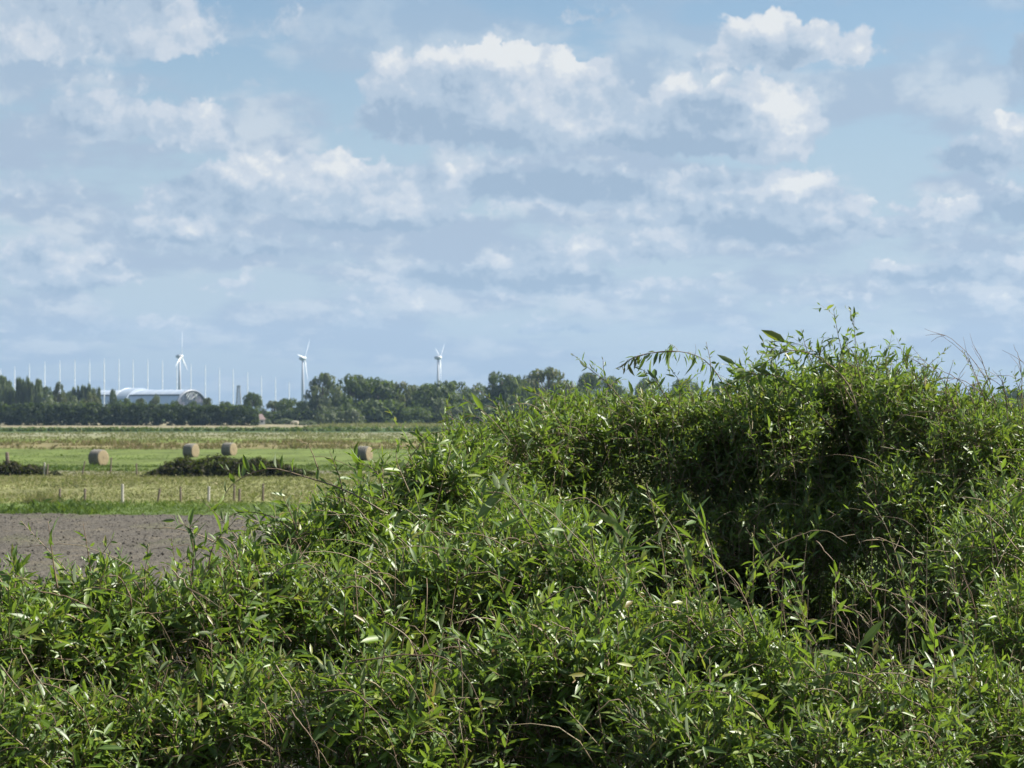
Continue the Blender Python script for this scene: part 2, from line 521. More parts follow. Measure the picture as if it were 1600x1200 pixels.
def soil_material():
    m, g, out = material("ploughed_soil")
    tc = g.n('ShaderNodeTexCoord').outputs['Object']
    n1 = g.noise(tc, 0.5, 5, 0.65); n2 = g.noise(tc, 6.5, 5, 0.72); n3 = g.noise(g.v('MULTIPLY', tc, (1, 0.35, 1)), 0.22, 4, 0.6)
    c = g.mix(g.rng(n2, 0.3, 0.7), (0.050, 0.045, 0.038), (0.115, 0.104, 0.088))
    c = g.mix(g.m('MULTIPLY', g.rng(n1, 0.50, 0.66), 0.45), c, (0.150, 0.130, 0.095))
    c = g.mix(g.m('MULTIPLY', g.m('MULTIPLY', g.rng(n3, 0.52, 0.66), g.rng(n2, 0.45, 0.6)), 0.55), c, (0.100, 0.115, 0.040))
    principled(g, out, c, 0.95, 0.15, n2, 0.12, 0.9)
    return m


M_SOIL = soil_material()
V, Q = grid(np.arange(-34, 6, 0.16), np.concatenate([np.arange(60, 84, 0.18), np.arange(84, 109, 0.20)]), plough_z)
put("ploughed_field", mesh_np("ploughed_field", V, None, Q, M_SOIL), kind='structure')


def clods(n):
    x = rng.uniform(-33, 4, n); y = 58 + 50 * rng.random(n) ** 0.8
    z = plough_z(x, y); ok = z > 0
    x, y, z = x[ok], y[ok], z[ok]; n = len(x)
    oct_ = np.array([(1, 0, 0), (-1, 0, 0), (0, 1, 0), (0, -1, 0), (0, 0, 1), (0, 0, -1)], float)
    T = np.array([(0, 2, 4), (2, 1, 4), (1, 3, 4), (3, 0, 4), (2, 0, 5), (1, 2, 5), (3, 1, 5), (0, 3, 5)])
    s = 0.018 + 0.045 * rng.random(n) ** 4 + 0.05 * (rng.random(n) > 0.993)
    V = oct_[None] * (s[:, None, None] * rng.uniform(0.6, 1.4, (n, 6, 1)))
    a = rng.random(n) * 6.28
    ca, sa = np.cos(a)[:, None], np.sin(a)[:, None]
    V = np.stack([V[..., 0] * ca - V[..., 1] * sa, V[..., 0] * sa + V[..., 1] * ca, V[..., 2] * 0.8], -1) + np.stack([x, y, z + s * 0.3], -1)[:, None, :]
    put("soil_clods", mesh_np("soil_clods", V.reshape(-1, 3), (T[None] + (np.arange(n) * 6)[:, None, None]).reshape(-1, 3), None, M_SOIL), kind='stuff')


clods(20000)


# ------------------------------------------------------------------ grass
def grass_material(name, ramp, trans=0.3):
    return leaf_material(name, ramp, ramp[len(ramp) // 2][1], trans=trans, rough=0.55, spec=0.25, vein=False)


def tufts(name, mat, n, xr, yr, h, blades=5, width=0.02, lean=0.35, patch=0.0, seed=0, spread=0.09, where=None):
    x = rng.uniform(*xr, n); y = rng.uniform(*yr, n)
    pn = fbm(x * 0.18, y * 0.11, 3, 50 + seed)
    keep = np.ones(n, bool)
    if patch: keep &= pn > patch
    if where is not None: keep &= where(x, y)
    x, y, pn = x[keep], y[keep], pn[keep]; n = len(x)
    hh = h * (0.55 + 0.9 * pn) * np.exp(rng.normal(size=n) * 0.28)
    N = n * blades
    X = np.repeat(x, blades) + rng.normal(size=N) * spread; Y = np.repeat(y, blades) + rng.normal(size=N) * spread
    H = np.repeat(hh, blades) * rng.uniform(0.5, 1.1, N)
    a = rng.random(N) * 6.28; le = np.abs(rng.normal(size=N)) * lean
    w = width * rng.uniform(0.6, 1.4, N)
    dx, dy = np.cos(a), np.sin(a)
    b = np.random.default_rng(seed).random(N) * 6.28
    z = ground_z(X, Y) - 0.03
    L = np.stack([X - np.cos(b) * w, Y - np.sin(b) * w, z], -1); R = np.stack([X + np.cos(b) * w, Y + np.sin(b) * w, z], -1)
    M = np.stack([X + dx * le * H * .45 + np.cos(b) * w * .7, Y + dy * le * H * .45 + np.sin(b) * w * .7, z + H * .62], -1)
    Tp = np.stack([X + dx * le * H, Y + dy * le * H, z + H * (1 - 0.25 * le)], -1)
    V = np.stack([L, R, M, Tp], 1).reshape(-1, 3)
    o = (np.arange(N) * 4)[:, None]
    T = np.concatenate([o + np.array([[0, 1, 2]]), o + np.array([[0, 2, 3]])], 0)
    A = np.ones((N, 4, 4)); A[..., 0] = 0.5; A[..., 1] = np.array([0, 0, .6, 1]); A[..., 2] = np.clip(np.repeat(pn, blades) * 0.75 + rng.normal(size=N) * 0.13 + 0.1, 0.02, 0.98)[:, None]
    put(name, mesh_np(name, V, T, None, mat, {'leaf': A.reshape(-1, 4)}), kind='stuff')


# ground cover of plants without a random offset of their own: use a plain attribute lookup
M_VERGE = grass_material("verge_grass", [(0, (0.050, 0.092, 0.014)), (0.5, (0.086, 0.134, 0.023)), (1.0, (0.122, 0.165, 0.046))])
M_DRY = grass_material("dry_grass", [(0, (0.076, 0.086, 0.032)), (0.5, (0.156, 0.149, 0.066)), (1.0, (0.217, 0.191, 0.101))])
M_MEADOW = grass_material("meadow_grass", [(0, (0.047, 0.087, 0.014)), (0.5, (0.072, 0.120, 0.022)), (1.0, (0.103, 0.144, 0.038))])
M_WEED = grass_material("withered_weeds", [(0, (0.063, 0.053, 0.026)), (0.5, (0.130, 0.091, 0.047)), (1.0, (0.183, 0.140, 0.079))])
M_COARSE = grass_material("coarse_weeds", [(0, (0.026, 0.050, 0.011)), (0.5, (0.047, 0.084, 0.017)), (1.0, (0.094, 0.122, 0.038))])
edge = lambda X: 106.0 - 0.20 * (X + 24) + 3.0 * (fbm(X * .25, X * 0 + 3.3, 4, 9) - 0.5)
tufts("verge_grass", M_VERGE, 13000, (-36, 12), (96, 122), 0.17, 5, 0.016, 0.5, seed=1, where=lambda x, y: y > edge(x) - 0.2)
tufts("pasture_grass", M_DRY, 22000, (-46, 14), (119, 174), 0.20, 5, 0.018, 0.6, seed=2)
tufts("coarse_weeds", M_COARSE, 5000, (-56, 10), (183, 200), 0.24, 6, 0.03, 0.5, seed=3, patch=0.45)
tufts("meadow_grass", M_MEADOW, 16000, (-78, 14), (188, 300), 0.10, 5, 0.03, 0.6, seed=4)
tufts("withered_weeds", M_WEED, 5500, (-95, 20), (284, 350), 0.50, 6, 0.04, 0.45, patch=0.50, seed=5)
tufts("rank_grass", M_DRY, 9500, (-130, 30), (350, 500), 0.32, 5, 0.06, 0.5, patch=0.42, seed=6)
tufts("stubble", M_DRY, 7000, (-60, 60), (640, 790), 0.75, 4, 0.10, 0.35, seed=8)
tufts("straw_litter", M_DRY, 2500, (-46, 6), (173, 183), 0.12, 4, 0.03, 1.2, seed=9)
# a few tall dry tussocks by the near fence
tufts("dry_tussock", M_DRY, 500, (-25.9, -24.4), (119, 121.5), 0.36, 9, 0.005, 0.22, seed=10, spread=0.10)
tufts("verge_weeds", M_COARSE, 900, (-31, -20), (106, 119), 0.30, 6, 0.02, 0.5, patch=0.5, seed=12)

# ------------------------------------------------------------------ trees
def foliage_cards(P, N, size, aspect=0.62):
    """leaf-clump faces: pointed quads at P facing roughly along N"""
    n = len(P)
    t = unit(np.cross(N, rng.normal(size=(n, 3)))); b = np.cross(N, t)
    s = size[:, None]
    bend = N * s * rng.uniform(-0.25, 0.25, (n, 1))
    V = np.stack([P - t * s, P - b * s * aspect + bend, P + t * s, P + b * s * aspect + bend], 1)
    return V.reshape(-1, 3), (np.arange(n) * 4)[:, None] + np.array([[0, 1, 2, 3]])


def crown_mesh(name, kind, n, card, seed, mat):
    """unit crown: radius about 1, from z = 0 to z = 1 (scaled when placed)"""
    r = np.random.default_rng(seed)
    C, R = [], []
    if kind == 'round':
        for i in range(46):
            z = r.uniform(0.05, 0.93); prof = math.sin(math.pi * min(1, (z * 0.86 + 0.17))) ** 0.55
            a = r.uniform(0, 6.28); d = prof * (0.35 + 0.5 * r.random() ** 0.5)
            C.append((math.cos(a) * d, math.sin(a) * d, z)); R.append(r.uniform(0.16, 0.34) * (0.55 + 0.5 * prof))
    elif kind == 'open':
        for i in range(44):
            z = r.uniform(0.06, 0.95); prof = math.sin(math.pi * min(1, (z * 0.8 + 0.2))) ** 0.7
            a = r.uniform(0, 6.28); d = prof * (0.25 + 0.7 * r.random() ** 0.6)
            C.append((math.cos(a) * d, math.sin(a) * d, z)); R.append(r.uniform(0.14, 0.28))
    elif kind == 'poplar':
        for i in range(34):
            z = r.uniform(0.0, 0.93); prof = (0.80 + 0.20 * math.sin(math.pi * min(1, z + 0.1))) * (1 - z ** 14)
            a = r.uniform(0, 6.28); d = prof * 0.55 * r.random()
            C.append((math.cos(a) * d, math.sin(a) * d, z)); R.append(r.uniform(0.34, 0.55))
    else:   # bush: rounded from the ground
        for i in range(40):
            z = r.uniform(0.0, 0.85); prof = math.sqrt(max(0.02, 1 - (z * 1.02) ** 2.2))
            a = r.uniform(0, 6.28); d = prof * (0.3 + 0.52 * r.random() ** 0.5)
            C.append((math.cos(a) * d, math.sin(a) * d, z)); R.append(r.uniform(0.18, 0.32))
    C, R = np.array(C), np.array(R)
    wt = R ** 2; w = r.choice(len(C), n, p=wt / wt.sum())
    d = unit(r.normal(size=(n, 3)))
    zr = 0.55 if kind != 'poplar' else 0.35
    P = C[w] + d * np.stack([R[w], R[w], R[w] * zr], -1) * (0.70 + 0.38 * r.random((n, 1)))
    P[:, 2] = np.clip(P[:, 2], -0.02, 1.02)
    N = unit(d + np.array([0, 0, 0.35]) + r.normal(size=(n, 3)) * 0.45)
    V, Q = foliage_cards(P, N, card * r.uniform(0.6, 1.35, n))
    # tint per face group: whole clumps lean lighter or darker, as branches of one tree do
    ct = r.random(len(C))
    A = np.ones((n, 4, 4)); A[..., 0] = 0.5; A[..., 2] = np.clip(0.25 + 0.5 * ct[w] + r.normal(size=n) * 0.12, 0.02, 0.98)[:, None]
    return mesh_np(name, V, None, Q, mat, {'leaf': A.reshape(-1, 4)})


def tree_leaf(name, a, b, c):
    m = leaf_material(name, [(0, a), (0.5, b), (1, c)], b, trans=0.28, rough=0.6, spec=0.2, vein=False)
    return m


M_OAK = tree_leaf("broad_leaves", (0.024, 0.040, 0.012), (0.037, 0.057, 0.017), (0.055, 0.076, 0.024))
M_GREYW = tree_leaf("grey_willow_leaves", (0.062, 0.078, 0.046), (0.086, 0.102, 0.060), (0.112, 0.126, 0.076))
M_POP = tree_leaf("poplar_leaves", (0.047, 0.066, 0.030), (0.064, 0.085, 0.039), (0.084, 0.106, 0.049))
M_OLIVE = tree_leaf("autumn_leaves", (0.050, 0.060, 0.020), (0.072, 0.080, 0.026), (0.100, 0.100, 0.036))
M_HEDGE_SHADE = tree_leaf("hedge_and_shade_leaves", (0.010, 0.020, 0.007), (0.016, 0.029, 0.010), (0.026, 0.042, 0.014))
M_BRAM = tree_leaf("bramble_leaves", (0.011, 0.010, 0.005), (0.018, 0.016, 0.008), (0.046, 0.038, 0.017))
M_BARK = simple_mat("bark", (0.10, 0.085, 0.065), 0.9, 0.1)

CROWNS = {}
for mname, mat in (('oak', M_OAK), ('grey', M_GREYW), ('olive', M_OLIVE), ('pop', M_POP)):
    for kind, n, card in (('round', 3600, 0.052), ('open', 2600, 0.050), ('poplar', 1100, 0.12), ('bush', 1500, 0.075)):
        if (mname == 'pop') != (kind == 'poplar'): continue
        CROWNS[(mname, kind)] = [crown_mesh("crown", kind, n, card, 40 + 7 * k + len(CROWNS), mat) for k in range(2 if mname != 'oak' else 3)]


def trunk_mesh(seed):
    r = random.Random(seed); mb = MB()
    mb.tube([(0, 0, -0.02), (0.02, 0, .3), (-0.02, 0.01, .6), (0, 0, .9)], [.11, .08, .055, .02], 6)
    for k in range(6):
        a = r.uniform(0, 6.28); z = r.uniform(.22, .6); d = r.uniform(.3, .6)
        mb.tube([(0, 0, z), (math.cos(a) * d * .5, math.sin(a) * d * .5, z + .14), (math.cos(a) * d, math.sin(a) * d, z + .32)], [.04, .028, .01], 5)
    return mb.mesh("trunk", M_BARK)


TRUNKS = [trunk_mesh(k) for k in range(3)]
tree_count = [0]


def tree(name, label, px, top, hw, Y, form, leafm='oak', group=None, clear=0.06, gz=0.0):
    """px, top, half width in pixels of the picture; Y distance"""
    i = tree_count[0]; tree_count[0] += 1
    h = EYE + (HOR - top) / F * Y - gz
    r = hw / F * Y
    root = thing(name, label, "bush" if name in ('bush',) else "tree", ((px - 800) / F * Y, Y, gz), rnd.uniform(0, 6.28), group)
    ms = CROWNS[(leafm, form)]
    cl = 0.0 if form == 'bush' else h * clear
    c = put("crown", ms[i % len(ms)], root, loc=(0, 0, cl))
    c.scale = (r, r * rnd.uniform(0.9, 1.1), h - cl)
    if form != 'bush':
        t = put("trunk", TRUNKS[i % 3], root)
        t.scale = (h * (0.18 if form == 'poplar' else 0.4), h * (0.18 if form == 'poplar' else 0.4), h * 0.92)
    return root


WOOD = "trees of the distant wood"
T = [  # name, label, px, top, half width, distance, form, leaves
    ("tree", "rounded tree standing alone just right of the dark hedge's end", 393, 611, 15, 860, 'round', 'oak'),
    ("tree", "small thin tree right of the lone round tree, before the second turbine", 426, 627, 14, 840, 'open', 'grey'),
    ("tree", "low dark tree under the second wind turbine from the left", 452, 622, 22, 830, 'round', 'oak'),
    ("tree", "dark low tree filling the gap behind the two grey willows", 480, 625, 20, 815, 'round', 'oak'),
    ("tree", "airy light tree with sky gaps at the left end of the wood", 504, 586, 25, 810, 'open', 'grey'),
    ("tree", "broad dark green tree next to the airy tree at the wood's left end", 549, 585, 30, 820, 'round', 'oak'),
    ("tree", "broad sunlit tree in the middle of the wood's left hump", 590, 587, 36, 830, 'round', 'oak'),
    ("tree", "tree on the descending right shoulder of the wood's left hump", 624, 598, 24, 826, 'round', 'olive'),
    ("tree", "low pale tree in the dip between the two humps of the wood", 648, 604, 20, 830, 'open', 'grey'),
    ("tree", "large dark tree directly below the third wind turbine", 682, 593, 34, 800, 'round', 'oak'),
    ("tree", "rounded tree right of the one below the third wind turbine", 714, 597, 24, 815, 'round', 'oak'),
    ("tree", "lower hazy tree in the saddle left of the highest dark crown", 748, 600, 24, 880, 'round', 'grey'),
    ("tree", "tall dark pointed crown left of the broadest olive tree", 784, 578, 26, 800, 'round', 'oak'),
    ("tree", "smaller tree leaning on the right side of the tall dark crown", 812, 586, 18, 810, 'open', 'oak'),
    ("tree", "broad domed olive tree, the widest crown of the wood", 857, 577, 40, 830, 'round', 'olive'),
    ("tree", "loose tree with bright sky holes right of the widest dome", 918, 585, 24, 850, 'open', 'oak'),
    ("tree", "tree half hidden behind the leftmost skyline sprig", 950, 590, 24, 870, 'round', 'oak'),
    ("tree", "distant tree seen under the drooping arched sprig", 1016, 590, 26, 880, 'round', 'oak'),
    ("tree", "distant dark crown right of the drooping arched sprig", 1072, 589, 26, 890, 'round', 'oak'),
    ("tree", "distant tree glimpsed left of the tallest shrub's dark leaf bundle", 1125, 600, 28, 900, 'round', 'oak'),
    ("tree", "distant tree glimpsed behind the tallest shrub's left branch", 1180, 604, 28, 900, 'round', 'oak'),
    ("tree", "distant tree glimpsed below the tallest shrub's crown", 1245, 606, 34, 910, 'round', 'oak'),
    ("tree", "distant tree glimpsed right of the tallest shrub", 1320, 607, 34, 920, 'round', 'oak'),
    ("tree", "distant tree glimpsed left of the bare arching twigs", 1395, 607, 32, 930, 'round', 'oak'),
    ("tree", "distant rounded tree seen through the bare arching twigs", 1485, 606, 14, 940, 'round', 'oak'),
    ("tree", "distant dark pointed tree seen through the bare twigs", 1524, 603, 12, 940, 'round', 'oak'),
    ("tree", "distant tree glimpsed at the right end of the back row", 1580, 607, 30, 950, 'round', 'oak'),
    # understorey
    ("bush", "left one of two pale grey rounded willows before the dark wood", 512, 633, 20, 775, 'bush', 'grey'),
    ("bush", "right one of two pale grey rounded willows before the dark wood", 549, 634, 20, 770, 'bush', 'grey'),
    ("bush", "low grey bush right of the pale cow", 478, 656, 17, 755, 'bush', 'grey'),
    ("bush", "low dark bush left of the pale cow", 445, 653, 18, 790, 'bush', 'grey'),
    ("bush", "small pale bush beside the small shed", 418, 653, 7, 795, 'bush', 'grey'),
    ("bush", "dark undergrowth between the grey willows and the large dark tree", 600, 622, 40, 800, 'bush', 'oak'),
    ("bush", "grey-green bush low in the wood under the third wind turbine", 700, 620, 24, 785, 'bush', 'grey'),
    ("bush", "dark undergrowth at the foot of the large dark tree", 655, 632, 34, 785, 'bush', 'oak'),
    ("bush", "dark undergrowth right of the grey-green bush", 745, 628, 34, 790, 'bush', 'oak'),
    ("bush", "dark undergrowth below the tall dark crown", 800, 618, 36, 795, 'bush', 'oak'),
    ("bush", "dark undergrowth below the widest domed tree", 865, 622, 40, 800, 'bush', 'oak'),
    ("bush", "dark undergrowth behind the leftmost skyline sprig", 935, 622, 40, 810, 'bush', 'oak'),
    ("bush", "dark undergrowth behind the drooping arched sprig", 1035, 618, 70, 830, 'bush', 'oak'),
    ("bush", "dark undergrowth left of the lone round tree", 424, 640, 26, 850, 'bush', 'oak'),
    # behind the dark hedge, left
    ("poplar", "poplar at the far left edge of the group", 4, 590, 8, 900, 'poplar', 'pop'),
    ("poplar", "poplar second from the left edge, with a rounded tip", 13, 593, 8, 905, 'poplar', 'pop'),
    ("poplar", "left poplar of the tight dark clump of five", 30, 592, 6, 900, 'poplar', 'pop'),
    ("poplar", "second poplar of the tight dark clump of five", 37, 591, 5, 905, 'poplar', 'pop'),
    ("poplar", "middle poplar of the tight dark clump of five", 43, 592, 5, 900, 'poplar', 'pop'),
    ("poplar", "fourth poplar of the tight dark clump of five", 49, 594, 6, 905, 'poplar', 'pop'),
    ("poplar", "right poplar of the tight dark clump of five", 60, 595, 8, 900, 'poplar', 'pop'),
    ("tree", "small round tree in the gap between the poplars at the far left", 21, 604, 10, 920, 'round', 'oak'),
    ("tree", "low round tree right of the tight clump of poplars", 74, 605, 13, 920, 'round', 'oak'),
    ("tree", "tall rounded olive tree in the middle of the poplar group", 93, 598, 11, 900, 'round', 'olive'),
    ("tree", "low dark tree right of the tall rounded olive tree", 108, 609, 10, 920, 'round', 'oak'),
    ("tree", "pale grey willow peeping over the hedge below the poplars", 78, 616, 17, 860, 'bush', 'grey'),
    ("tree", "pale grey domed willow peeping over the hedge beside the hangar", 124, 617, 19, 860, 'bush', 'grey'),
    ("poplar", "slim short poplar right of the low dark tree", 116, 603, 4, 900, 'poplar', 'pop'),
    ("poplar", "slimmest poplar between two stouter ones", 122, 605, 3, 900, 'poplar', 'pop'),
    ("poplar", "stout poplar left of the hangar", 131, 600, 6, 900, 'poplar', 'pop'),
    ("poplar", "slender poplar, third from the hangar", 139, 602, 4, 900, 'poplar', 'pop'),
    ("poplar", "slender poplar, second from the hangar", 147, 604, 4, 895, 'poplar', 'pop'),
    ("poplar", "last poplar, touching the hangar's left end", 154, 607, 4, 890, 'poplar', 'pop'),
    ("tree", "yellowish round tree at the foot of the last poplars", 142, 614, 14, 885, 'round', 'olive'),
    ("tree", "dark upright tree in front of the hangar's left part", 177, 609, 7, 880, 'round', 'pop2'),
    ("tree", "low tree at the hangar's foot, right of the upright one", 196, 622, 14, 880, 'round', 'oak'),
    ("tree", "low green tree below the middle of the hangar roof", 219, 623, 14, 880, 'round', 'olive'),
    ("tree", "grey-green round tree hiding part of the hangar wall", 243, 617, 10, 870, 'round', 'grey'),
    ("tree", "low tree just left of the hangar's glazed gable", 272, 626, 12, 870, 'round', 'oak'),
    ("tree", "low green tree in front of the glazed gable", 301, 625, 10, 870, 'round', 'oak'),
    ("tree", "yellow-brown tree at the right corner of the hangar", 324, 622, 12, 870, 'round', 'olive'),
    ("tree", "low tree between the hangar and the hedge's right end", 352, 627, 18, 870, 'round', 'oak'),
]
for (nm, lab, px, top, hw, Y, form, lf) in T:
    if lf == 'pop2': lf = 'oak'
    tree(nm, lab, px, top, hw * (1.35 if form == 'poplar' else (1.3 if px > 385 and form != 'bush' else 1.12)), Y, form, lf, WOOD if Y < 960 and px > 385 else "trees behind the long hedge")


def mass(name, label, cat, path, mat, n, card, group=None, lump=0.5, fill=1.1, jag=0.22):
    """a hedge or thicket: clumps along a path of (x, y, half depth, height), with a ragged top"""
    path = np.array(path, float)
    seg = np.linalg.norm(np.diff(path[:, :2], axis=0), axis=1); cum = np.concatenate([[0], np.cumsum(seg)])
    k = int(cum[-1] * float(path[:, 2].mean()) * 2 * float(path[:, 3].mean()) / lump ** 3 * fill)
    u = rng.uniform(0, cum[-1], k)
    x, y, w, h = (np.interp(u, cum, path[:, j]) for j in range(4))
    ph = h * (0.90 + jag * (fbm(u / lump * 0.45, u * 0, 3, 77) - 0.5) * 2)
    t = rng.random(k) ** 0.75
    a = rng.uniform(-1, 1, k)
    C = np.stack([x + rng.normal(size=k) * 0.1, y + a * w * np.sqrt(np.clip(1 - t ** 3, 0.05, 1)), t * (ph - lump * 0.4)], -1)
    R = lump * rng.uniform(0.5, 1.0, k) * np.clip(h / h.max(), 0.25, 1)
    wch = rng.integers(0, k, n)
    d = unit(rng.normal(size=(n, 3)))
    P = C[wch] + d * R[wch][:, None] * np.array([1, 1, 1.0]) * (0.75 + 0.35 * rng.random((n, 1)))
    P[:, 2] = np.maximum(P[:, 2], 0.02)
    N = unit(d + np.array([0, 0, 0.4]) + rng.normal(size=(n, 3)) * 0.5)
    V, Q = foliage_cards(P, N, card * rng.uniform(0.6, 1.4, n))
    ct = rng.random(k)
    A = np.ones((n, 4, 4)); A[..., 0] = .5; A[..., 2] = np.clip(0.2 + 0.6 * ct[wch] + rng.normal(size=n) * 0.12, 0.02, 0.98)[:, None]
    root = thing(name, label, cat, (float(path[:, 0].mean()), float(path[:, 1].mean()), 0), 0, group)
    B = np.array([path[:, 0].mean(), path[:, 1].mean(), 0])
    put("foliage", mesh_np("foliage", V - B, None, Q, mat, {'leaf': A.reshape(-1, 4)}), root, kind='stuff')
    return root


def gx(px, Y): return (px - 800) / F * Y


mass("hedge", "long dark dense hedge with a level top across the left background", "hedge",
     [(gx(-60, 730), 730, 3.2, 7.8), (gx(150, 730), 730, 3.2, 8.0), (gx(300, 730), 730, 3.2, 7.9), (gx(385, 730), 730, 3.2, 7.4), (gx(402, 730), 730, 2.6, 5.8)], M_HEDGE_SHADE, 34000, 0.40, lump=1.2, jag=0.09)
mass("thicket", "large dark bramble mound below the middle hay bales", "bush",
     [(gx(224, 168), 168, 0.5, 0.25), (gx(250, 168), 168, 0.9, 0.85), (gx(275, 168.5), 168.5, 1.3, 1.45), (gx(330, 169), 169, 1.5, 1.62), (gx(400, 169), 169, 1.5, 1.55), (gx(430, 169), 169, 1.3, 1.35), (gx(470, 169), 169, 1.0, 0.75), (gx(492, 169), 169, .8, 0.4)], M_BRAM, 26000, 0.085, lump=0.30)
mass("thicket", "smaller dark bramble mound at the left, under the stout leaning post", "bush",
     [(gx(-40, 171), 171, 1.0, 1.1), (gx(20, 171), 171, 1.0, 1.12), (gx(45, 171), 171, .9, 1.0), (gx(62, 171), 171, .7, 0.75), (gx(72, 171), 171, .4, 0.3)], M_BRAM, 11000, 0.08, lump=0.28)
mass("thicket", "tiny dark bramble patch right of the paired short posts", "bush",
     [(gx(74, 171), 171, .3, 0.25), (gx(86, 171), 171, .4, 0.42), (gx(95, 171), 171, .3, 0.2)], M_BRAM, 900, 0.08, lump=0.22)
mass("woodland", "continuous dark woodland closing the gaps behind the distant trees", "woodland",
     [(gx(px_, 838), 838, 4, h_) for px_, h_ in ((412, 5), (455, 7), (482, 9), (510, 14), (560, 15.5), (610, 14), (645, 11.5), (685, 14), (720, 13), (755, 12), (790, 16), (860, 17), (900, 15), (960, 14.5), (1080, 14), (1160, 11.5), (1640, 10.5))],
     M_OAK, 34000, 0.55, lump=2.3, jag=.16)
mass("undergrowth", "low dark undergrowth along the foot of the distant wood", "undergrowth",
     [(gx(412, 805), 805, 3, 4.5), (gx(470, 805), 805, 3, 5.5), (gx(620, 805), 805, 3, 6.0), (gx(1000, 805), 805, 3, 6.0)], M_HEDGE_SHADE, 12000, 0.5, lump=1.6)  # dark hedge leaves put the shade at the wood's foot into the colour
# dyke overgrown with reeds and weeds
mass("dyke_growth", "dark green overgrown dyke strip below the long hedge", "dyke",
     [(gx(-60, 540), 540, 10, .75), (gx(420, 540), 540, 10, .85), (gx(800, 540), 540, 10, .85), (gx(1100, 540), 540, 10, .75)], M_COARSE, 26000, 0.28, lump=0.8, fill=.16)

# ------------------------------------------------------------------ wind turbines
M_WHITE = simple_mat("white_paint", (0.78, 0.79, 0.80), 0.4, 0.4, 0.04, 0.3)
M_GREY = simple_mat("shaded_white_paint", (0.26, 0.28, 0.31), 0.5, 0.4, 0.05, 0.3)  # white paint darkened: shade on tower and nacelle is put into the colour


def blade_mesh():
    R = 33.0
    V, Fc = [], []
    st = [(1.0, .9, .9, 0.0), (3.5, 1.6, .7, .5), (7, 2.3, .45, .45), (14, 1.7, .32, .25), (23, 1.05, .2, .1), (30, .6, .11, .02), (33, .12, .04, 0)]
    for (z, ch, th, tw) in st:
        for k in range(8):
            a = 2 * math.pi * k / 8
            x, y = ch * math.cos(a) * 0.5 + ch * 0.15, th * math.sin(a) * 0.5
            V.append((y * math.cos(tw) - x * math.sin(tw), x * math.cos(tw) + y * math.sin(tw), z))
    n = len(st)
    for i in range(n - 1):
        for k in range(8):
            Fc.append((i * 8 + k, i * 8 + (k + 1) % 8, (i + 1) * 8 + (k + 1) % 8, (i + 1) * 8 + k))
    Fc += [tuple(range(8))[::-1], tuple((n - 1) * 8 + k for k in range(8))]
    mb = MB(); mb.add(V, Fc)
    return mb.mesh("blade", M_WHITE, True)


BLADE = blade_mesh()


def lathe(prof, sides=12):
    """profile (x along axis, r) revolved about x"""
    V, Fc = [], []
    for (x, r) in prof:
        for k in range(sides):
            a = 2 * math.pi * k / sides
            V.append((x, r * math.cos(a), r * math.sin(a)))
    for i in range(len(prof) - 1):
        for k in range(sides):
            Fc.append((i * sides + k, i * sides + (k + 1) % sides, (i + 1) * sides + (k + 1) % sides, (i + 1) * sides + k))
    Fc += [tuple(range(sides)), tuple((len(prof) - 1) * sides + k for k in range(sides))]
    return V, Fc


def turbine(label, px, py, alpha, yaw, Y=3000.0):
    hub = at(px, py, Y)
    root = thing("wind_turbine", label, "wind turbine", (hub[0] - 2.4, Y, 0), -yaw, "wind turbines on the horizon")
    mb = MB(); mb.tube([(0, 0, 0), (0, 0, hub[2] * .5), (0, 0, hub[2] - 1.5)], [2.4, 1.9, 1.15], 14)
    mb.build("tower", M_GREY, root, True)
    mb = MB(); mb.add(*lathe([(-5.6, .25), (-5.0, 1.3), (-3.4, 2.5), (-1.2, 3.0), (0.8, 2.9), (2.0, 2.4)], 14)); mb.build("nacelle", M_GREY, root, True, loc=(0, 0, hub[2]))
    mb = MB(); mb.add(*lathe([(2.05, 2.3), (3.0, 2.2), (4.2, 1.6), (5.0, .5), (5.1, .05)], 12)); h = mb.build("hub", M_WHITE, root, True, loc=(0, 0, hub[2]))
    for k in range(3):
        b = put("blade", BLADE, h, loc=(3.0, 0, 0))
        # rotates about the hub's own axis (local x); angle from straight up, towards the viewer's right
        b.rotation_euler = (-(alpha + k * 2 * math.pi / 3), 0, 0)


R_ = math.radians
turbine("left wind turbine behind the hangar, one blade straight up", 283.5, 557, R_(4), R_(9))
turbine("middle wind turbine left of the wood, one long blade leaning right", 476, 560, R_(38), R_(13))
turbine("right wind turbine above the wood, two blades raised in a V", 687.5, 559, R_(52), R_(11))

